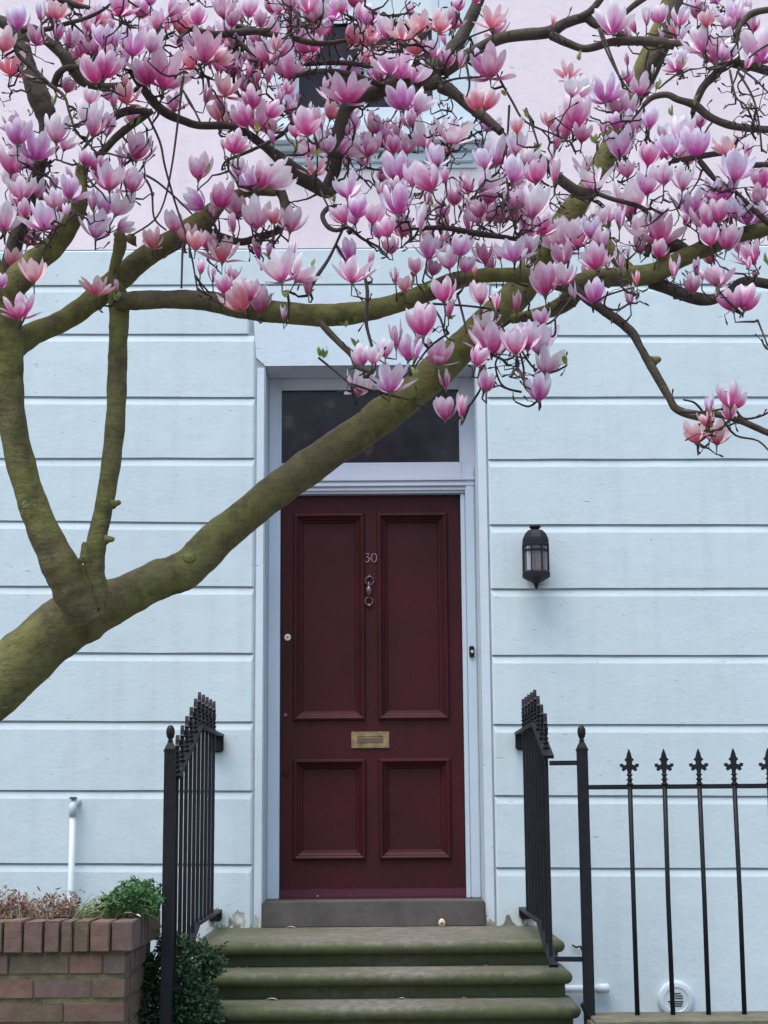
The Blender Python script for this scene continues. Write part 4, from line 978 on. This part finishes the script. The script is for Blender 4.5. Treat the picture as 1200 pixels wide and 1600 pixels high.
# u v height tilt kind tone
BL = """27 48 40 -5 c v;64 32 30 0 b v;88 30 32 5 u k;5 80 40 5 c k;16 118 46 10 o k;150 30 30 8 b v;187 25 36 0 u m;218 28 36 5 c m;235 8 26 0 c v;265 24 36 50 c m;282 52 38 12 u k;
160 72 36 -5 c v;181 70 34 5 b v;207 87 48 5 u v;245 52 42 -5 u p;235 80 40 10 c p;255 138 72 12 o m;232 132 46 -18 c m;172 105 42 -15 b d;193 108 40 8 b v;150 130 50 -8 c m;164 122 44 14 c m;196 135 20 0 b k;198 162 36 -3 u k;178 170 36 -4 b m;
140 162 28 12 c p;138 197 46 -3 c p;145 212 34 8 c d;160 200 30 5 c m;167 212 34 16 b m;27 226 45 -3 c v;88 222 46 0 c p;55 250 48 2 u v;56 70 30 0 u d;88 58 26 10 b d;213 250 48 3 u m;192 260 34 -5 b d;
17 272 46 5 c m;35 312 42 -6 u p;8 362 50 2 u p;28 325 28 0 c m;40 340 30 -10 c m;69 360 50 0 o v;57 305 30 10 c p;108 312 45 12 u v;85 325 32 -10 c p;103 340 26 0 b p;135 260 28 -5 c m;150 268 30 8 c m;171 298 46 -3 u m;206 300 38 5 u m;200 296 36 18 c d;146 330 36 -8 b d;163 335 40 8 c v;180 336 46 26 c p;150 372 46 3 u v;184 358 28 60 c p;
17 415 30 10 c k;53 441 40 0 u k;30 497 42 -5 o m;151 462 36 4 o k;182 455 20 0 b m;2 450 26 -5 c v;238 388 32 -3 u k;272 362 36 0 c m;290 378 34 8 c k;
310 280 44 5 c m;318 326 40 -52 c v;343 325 46 5 c m;334 342 28 -5 b m;372 340 42 -8 c d;400 357 48 0 u p;393 297 42 -28 c v;407 294 42 12 c m;420 290 52 58 c p;364 364 36 -5 b d;428 350 30 0 c k;453 362 42 8 u m;305 390 36 5 c k;325 390 34 0 c m;347 410 46 2 o k;405 405 38 -10 b m;420 402 26 0 b d;455 408 32 3 b v;313 428 30 3 b m;332 440 26 -4 b d;350 457 32 -5 c m;360 438 26 15 c m;382 486 50 -28 c k;390 468 38 14 c m;406 490 46 -3 c d;
440 440 52 -5 o p;462 440 42 30 u p;443 498 24 -2 b p;482 460 34 -3 b m;550 442 46 4 u m;546 408 36 -12 c v;578 418 28 8 b m;543 310 42 0 u v;557 340 38 5 c v;582 350 40 10 c m;540 348 34 -32 c m;592 372 32 -5 c v;492 275 34 0 o k;
308 38 36 -5 c m;350 28 36 0 u d;362 42 26 5 c d;407 42 28 5 c d;425 20 30 0 c d;482 20 38 -5 u m;520 32 46 8 o v;455 18 28 0 u d;320 98 54 6 o d;305 108 36 -36 c k;335 95 32 60 c k;366 78 32 0 b d;420 98 46 -3 u m;436 88 36 14 c m;472 84 50 8 o d;450 123 44 2 u m;352 150 40 5 o k;
395 170 38 -3 c m;386 198 42 -24 c m;402 205 50 3 u m;420 184 32 30 c m;375 115 26 -5 b d;388 122 30 4 b d;401 132 28 4 b d;418 130 32 6 b d;346 174 24 -10 b d;366 240 36 8 u m;350 234 18 -10 b k;427 226 26 -12 b d;543 160 54 0 o m;577 98 28 -3 c k;580 68 42 5 o k;546 68 34 24 c k;592 128 34 -5 c m;553 203 28 8 b v;480 212 44 -8 u m;503 200 38 -4 b m;487 178 18 0 b p;480 245 42 -8 o p;510 238 34 6 c p;530 235 42 78 c p;575 244 44 8 u m;462 215 24 -5 c m;
717 17 22 -4 c m;745 5 22 0 c m;605 60 36 -4 u m;629 66 34 0 u k;657 52 38 -5 o k;685 50 38 8 u k;650 85 30 -20 c k;673 92 34 0 b m;770 45 38 0 o k;865 40 22 5 b k;700 104 28 0 c d;720 105 30 8 b m;626 122 48 5 u p;610 116 44 -14 c p;645 128 40 30 c p;766 122 52 -3 o d;630 172 46 -8 u v;650 173 38 40 c p;640 198 28 -4 c d;747 172 34 -14 c k;757 172 36 16 c k;808 208 26 0 c k;705 225 48 12 o p;665 230 46 -2 u p;690 212 26 0 c p;682 260 40 3 u v;615 240 30 -5 c m;632 242 34 6 u m;617 283 48 0 u v;
757 262 36 -5 c v;775 258 46 4 u p;806 240 38 6 c p;820 258 34 28 c p;888 125 30 4 o k;893 150 34 12 u p;622 335 52 -3 c v;675 298 48 -18 c m;697 288 32 -4 b m;645 290 38 12 u p;657 360 44 5 b p;605 370 34 -6 c m;628 370 38 4 u m;612 396 30 -10 c d;710 320 30 0 c d;750 298 44 46 c p;762 318 32 8 c d;750 340 30 -10 c d;782 348 32 6 c d;734 363 38 -2 b d;801 284 44 10 c v;837 287 44 -4 c m;866 287 42 2 b m;806 330 40 4 c d;832 340 50 5 u p;825 374 36 0 c m;846 368 40 5 u m;
668 404 42 12 u v;676 430 28 10 c d;650 427 28 -5 c d;702 420 38 -10 c p;718 400 38 10 c v;727 427 32 8 c m;803 408 44 0 o v;870 384 44 -18 u p;890 392 60 6 o p;880 414 38 -5 c d;826 432 32 4 b p;852 462 54 -4 c m;880 446 36 8 u m;897 467 30 -10 b p;618 443 30 -5 b m;632 456 28 0 c k;694 472 44 -5 c m;701 497 34 3 b m;751 474 40 0 u m;775 483 30 0 b m;807 488 36 0 b m;742 430 18 0 b k;
958 52 48 0 u p;1010 38 30 0 b p;1032 36 34 -4 c m;1062 40 32 5 c p;1034 60 22 0 b p;983 62 22 -8 b d;1105 42 30 -6 c k;1142 42 40 -2 u v;1152 40 40 42 c p;1098 82 42 -14 u p;1117 97 52 2 u p;1130 93 36 34 c p;1177 50 22 0 c m;1187 99 56 2 u p;1058 111 28 0 o m;980 102 20 -5 b d;1000 149 38 4 o m;982 130 24 -5 c m;1020 117 16 5 b p;946 161 46 0 u v;905 152 36 22 c p;900 200 52 3 c m;884 216 46 -18 c m;909 222 34 8 c d;982 178 32 8 c p;967 180 32 -8 c d;988 210 42 6 u p;1015 200 30 5 c v;943 212 28 0 b d;962 202 28 6 c v;968 246 50 -2 c v;1060 224 48 14 u p;1087 246 50 0 c v;1012 258 38 10 c m;1038 250 42 6 c v;1050 242 38 -6 c v;1135 243 36 0 o k;1167 245 30 8 b m;
924 297 46 2 o p;980 277 28 -5 c d;985 336 60 0 u p;1012 303 44 4 u v;1037 288 38 4 c p;1066 296 40 4 c p;1148 282 50 8 u v;1193 297 42 -3 c m;1135 313 44 -14 u v;1080 336 46 3 u v;968 356 42 4 b v;938 352 32 0 c p;1000 371 40 -4 u p;1032 383 52 3 o m;903 386 48 -4 c m;922 371 34 6 c v;938 386 34 5 c p;932 421 46 -2 u m;949 419 22 4 b m;970 419 38 -2 b p;981 403 26 2 b p;1027 403 32 20 c m;1105 360 44 -5 c m;1110 384 36 -6 c m;1135 390 42 14 c m;1124 346 42 0 c m;1150 342 40 -5 u v;1167 350 42 0 c v;1190 353 44 2 u p;995 444 24 0 b k;985 475 38 -2 b p;928 474 42 5 u v;1053 433 38 5 b m;1088 431 30 0 b v;1097 438 22 5 b m;1083 457 32 0 c d;1123 448 42 -3 u d;1178 412 38 -28 u m;1181 434 22 0 b m;1170 421 22 0 b m;1146 486 44 -5 c m;1163 485 42 18 c m;1000 396 28 0 c d;
566 571 34 -8 c p;582 568 32 10 c p;560 617 44 14 u p;609 613 54 2 o v;619 543 42 0 b d;638 561 44 -3 c v;647 561 38 12 b v;648 519 30 -14 b m;602 558 30 0 c p;662 524 50 -2 c m;683 569 46 10 o m;696 611 38 -3 b m;696 656 42 0 c m;721 651 40 2 b m;760 516 36 -3 o p;768 554 54 0 u m;748 536 24 -8 c k;744 571 34 22 c m;806 554 46 -4 c m;824 546 44 -8 u m;840 552 54 5 u v;845 509 32 -4 c m;853 584 44 12 u p;842 626 46 0 c v;760 612 36 2 c m;
1089 693 38 -3 u k;1120 694 38 4 u k;1108 668 30 -12 c k;1108 644 34 3 b v;1141 637 42 -4 c m;1150 638 36 16 c m;1140 656 28 -5 c m"""
B = []
for q in BL.replace('\n', '').split(';'):
    if q.strip():
        a = q.split(); B.append((float(a[0]), float(a[1]), float(a[2]), float(a[3]), a[4], a[5]))
NB = len(B)
ZN = [(180, 90, 70, 50), (420, 70, 60, 45), (560, 210, 70, 40), (640, 330, 60, 50), (770, 320, 60, 50), (1000, 230, 60, 40), (1110, 350, 60, 30), (70, 300, 50, 50), (860, 350, 50, 40), (490, 30, 60, 25), (330, 60, 60, 40), (150, 40, 60, 30), (620, 60, 50, 30), (540, 170, 60, 40), (1080, 60, 60, 30), (380, 160, 50, 40)]
for k in range(300):     # half hidden blossoms deep in the thick parts of the crown
    cu, cv, su, sv = ZN[k % len(ZN)]
    B.append((random.gauss(cu, su*1.1), random.gauss(cv, sv*1.1), rnd(22, 36), rnd(-20, 20), random.choice('bccu'), random.choice('ddmmpvk')))
SMALL = set(sorted(range(len(B)), key=lambda i: -B[i][2])[300:])
SV, SF, SU, SM_ = {}, {}, {}, {}
def near2d(u, v, k=1):
    return sorted(NODES, key=lambda n: (n[2]-u)**2+(n[3]-v)**2)[:k]
WOOD = len(NODES)
big = sorted(range(len(B)), key=lambda i: -B[i][2]*(1 if B[i][4] in 'uoc' else .5))[:38]
big = set(big); CON = []
for i, (u, v, h, tl, kd, tn) in enumerate(B):
    nn = near2d(u, v)[0]; Dn = nn[0].y+9
    D = min(max(Dn-rnd(.02, .30), 4.85), 5.9) if nn[1] > .012 else Dn+rnd(-.15, .15)
    if i >= NB: D = Dn+rnd(.05, .30)
    p = W(u, v, D-9); z = (p-Vector((0, -WD, EYE))).dot(F); hm = h*z/FPX*1.0
    ax = Vector((math.sin(R_(tl)), rnd(-.30, .22), math.cos(R_(tl)))).normalized()
    sc_ = hm*1.08; 
    if kd in 'cu': sc_ *= 1.06
    rot = ax.to_track_quat('Z', 'Y') @ Quaternion((0, 0, 1), rnd(0, 6.28))
    if i in SMALL:
        me = VAR[kd, random.randrange(12)]; V_ = SV.setdefault(tn, []); F_ = SF.setdefault(tn, []); U_ = SU.setdefault(tn, []); I_ = SM_.setdefault(tn, [])
        n0 = len(V_); uvd = {}
        for l in me.loops: uvd[l.vertex_index] = tuple(me.uv_layers[0].data[l.index].uv)
        V_ += [p+rot @ (v.co*sc_) for v in me.vertices]; U_ += [uvd.get(k, (.5, .5)) for k in range(len(me.vertices))]
        for pg in me.polygons: F_.append([q+n0 for q in pg.vertices]); I_.append(pg.material_index)
        CON.append((p-ax*.1*sc_, ax)); continue
    if i in big:
        o = bpy.data.objects.new('blossom', sgm)
    else:
        o = bpy.data.objects.new('blossom', VAR[kd, random.randrange(12)])
    C.objects.link(o); o.parent = tree; o.location = p-FOOT; o.rotation_mode = 'QUATERNION'; o.rotation_quaternion = rot; o.scale = (sc_,)*3
    if i in big:
        k0 = rnd(0, 6)
        for wi, (cnt, *_r) in enumerate(KIND[kd]):
            for k in range(cnt):
                phi = k0+2*math.pi*(k+(.5 if wi % 2 else 0))/cnt+rnd(-.2, .2)
                if cnt == 2: phi = k0+(.9 if k else 3.6)+rnd(-.5, .5)
                c3 = bpy.data.objects.new('petal', PETM[kd, wi, random.randrange(3)]); C.objects.link(c3); c3.parent = o
                c3.rotation_euler = (0, 0, phi); c3.material_slots[0].link = 'OBJECT'; c3.material_slots[0].material = PM[tn]
    else:
        o.material_slots[0].link = 'OBJECT'; o.material_slots[0].material = PM[tn]
    CON.append((p-ax*.1*sc_, ax))
ORDT = sorted(SV); V_ = []; F_ = []; U_ = []; I_ = []
for ti, tn in enumerate(ORDT):
    n0 = len(V_); V_ += [v-FOOT for v in SV[tn]]; U_ += SU[tn]; F_ += [[q+n0 for q in f] for f in SF[tn]]; I_ += [len(ORDT) if k else ti for k in SM_[tn]]
so_ = mk('small_blossoms', V_, F_, PM[ORDT[0]], tree, True, U_, 'stuff')
for tn in ORDT[1:]: so_.data.materials.append(PM[tn])
so_.data.materials.append(M_calyx)
for pg, k in zip(so_.data.polygons, I_): pg.material_index = k
# ---- twigs: every blossom is carried by a crooked twig that runs to the nearest wood
tw = MB(); yl = MB(); buds = MB()
def crook(p, ax, r0=.0021, first=.03):
    near = min(((n[0]-p).length+ (0 if n[1] > .004 else .03) + (0.06 if (n[0]-p).length < .04 else 0), i) for i, n in enumerate(NODES))[1]
    n = NODES[near]; q = n[0]; dist = (q-p).length
    k = max(3, int(dist/.022)); pts = [p]; c4 = p-ax*min(first, dist*.4)
    pts.append(c4)
    off = Vector((rnd(-1, 1), rnd(-1, 1), rnd(-1, .3))).normalized()*dist*.22
    for j in range(1, k):
        t = j/k; s = c4.lerp(q, t)+off*math.sin(math.pi*t)+Vector((rnd(-1, 1), rnd(-1, 1), rnd(-1, 1)))*.008
        pts.append(s)
    pts.append(q)
    rad = [r0*(1+.55*j/(len(pts)-1)+.9*(j/(len(pts)-1))**3)*rnd(.85, 1.2) for j in range(len(pts))]
    tw.tube(pts, rad, 5)
    for j, s in enumerate(pts[1:-1]): NODES.append((s, rad[j+1], *proj(s)[:2]))
    return pts
def spur(p, L_=None):
    d = rdir(.25); L_ = L_ or rnd(.02, .06); b = rdir(.4)*.35
    pts = [p, p+d*L_*.35+b*L_*.2, p+d*L_*.7-b*L_*.2, p+(d+b*.6)*L_]
    tw.tube(pts, [.0016, .0015, .0014, .0022], 4)
    e = pts[-1]; dd = (pts[-1]-pts[-2]).normalized(); Lb = rnd(.010, .018)
    tw.tube([e-dd*.002, e+dd*Lb*.4, e+dd*Lb*.8, e+dd*Lb], [.0022, .0034, .0022, .0004], 5)
    return e, dd
order = sorted(range(len(CON)), key=lambda i: min((n[0]-CON[i][0]).length for n in NODES[:WOOD]))
for i in order:
    pts = crook(*CON[i])
    for s in pts[1:-1]:
        if random.random() < .22: spur(s)
# extra bare twigs in the thick parts of the crown
DENSE = [(180, 150, 170, 140, 40), (60, 300, 70, 60, 16), (420, 90, 120, 70, 46), (600, 60, 90, 60, 22), (560, 230, 90, 50, 22), (760, 320, 110, 60, 46), (1120, 60, 70, 55, 26), (1000, 230, 90, 50, 24), (1120, 330, 80, 60, 26), (940, 360, 60, 50, 18), (380, 350, 70, 60, 20), (1170, 170, 40, 60, 16), (790, 580, 50, 30, 10), (680, 190, 60, 30, 12), (40, 380, 40, 20, 8), (1060, 440, 60, 20, 8)]
for (cu, cv, su, sv, n) in DENSE:
    for k in range(int(n*1.35)):
        u, v = random.gauss(cu, su*.55), random.gauss(cv, sv*.55)
        nn = near2d(u, v)[0]; p = W(u, v, nn[0].y+rnd(-.25, .25))
        pts = crook(p, rdir(.3), .0018, .02)
        for s in pts[:-1]:
            if random.random() < .3: spur(s)
for n in random.sample(NODES[:WOOD], 130):
    if n[1] < .03: spur(n[0]+Vector((0, 0, n[1]*.8)), rnd(.03, .07))
tw.build('twigs', M_twig, tree, smooth=True, kind='stuff')
# ---- young leaves
LV = [(540, 512), (553, 505), (500, 558), (212, 195), (20, 215), (110, 15), (172, 12), (85, 165), (203, 196), (522, 318), (590, 250), (425, 282), (445, 465), (422, 470), (487, 418), (640, 450), (700, 470), (838, 235), (825, 185), (1025, 142), (930, 225), (945, 350), (950, 358), (790, 150), (676, 325), (655, 330), (880, 440), (1200, 415), (405, 205), (495, 245), (1085, 165), (665, 455), (185, 470), (38, 498), (505, 560), (560, 545), (650, 590), (1065, 105), (1050, 182), (885, 570), (806, 628), (575, 330), (905, 95), (715, 45), (1130, 265), (985, 430), (320, 270), (460, 235)]
for u, v in LV:
    nn = near2d(u, v)[0]; p = W(u, v, nn[0].y-.03)
    crook(p, Vector((0, 0, 1)), .0014, .015)
    for k in range(random.randint(2, 4)): leaf_quad(yl, p, Vector((rnd(-.7, .7), rnd(-.5, .5), 1)), rdir(0), rnd(.025, .048), rnd(.009, .016), rnd(-.1, .25))
for i in random.sample(range(len(CON)), 150):
    p, ax = CON[i]
    for k in range(2): leaf_quad(yl, p+ax*.004, (ax+rdir(0)*.9).normalized(), rdir(0), rnd(.018, .034), rnd(.006, .011), rnd(-.1, .3))
yl.build('young_leaves', M_yleaf, tree, kind='stuff')
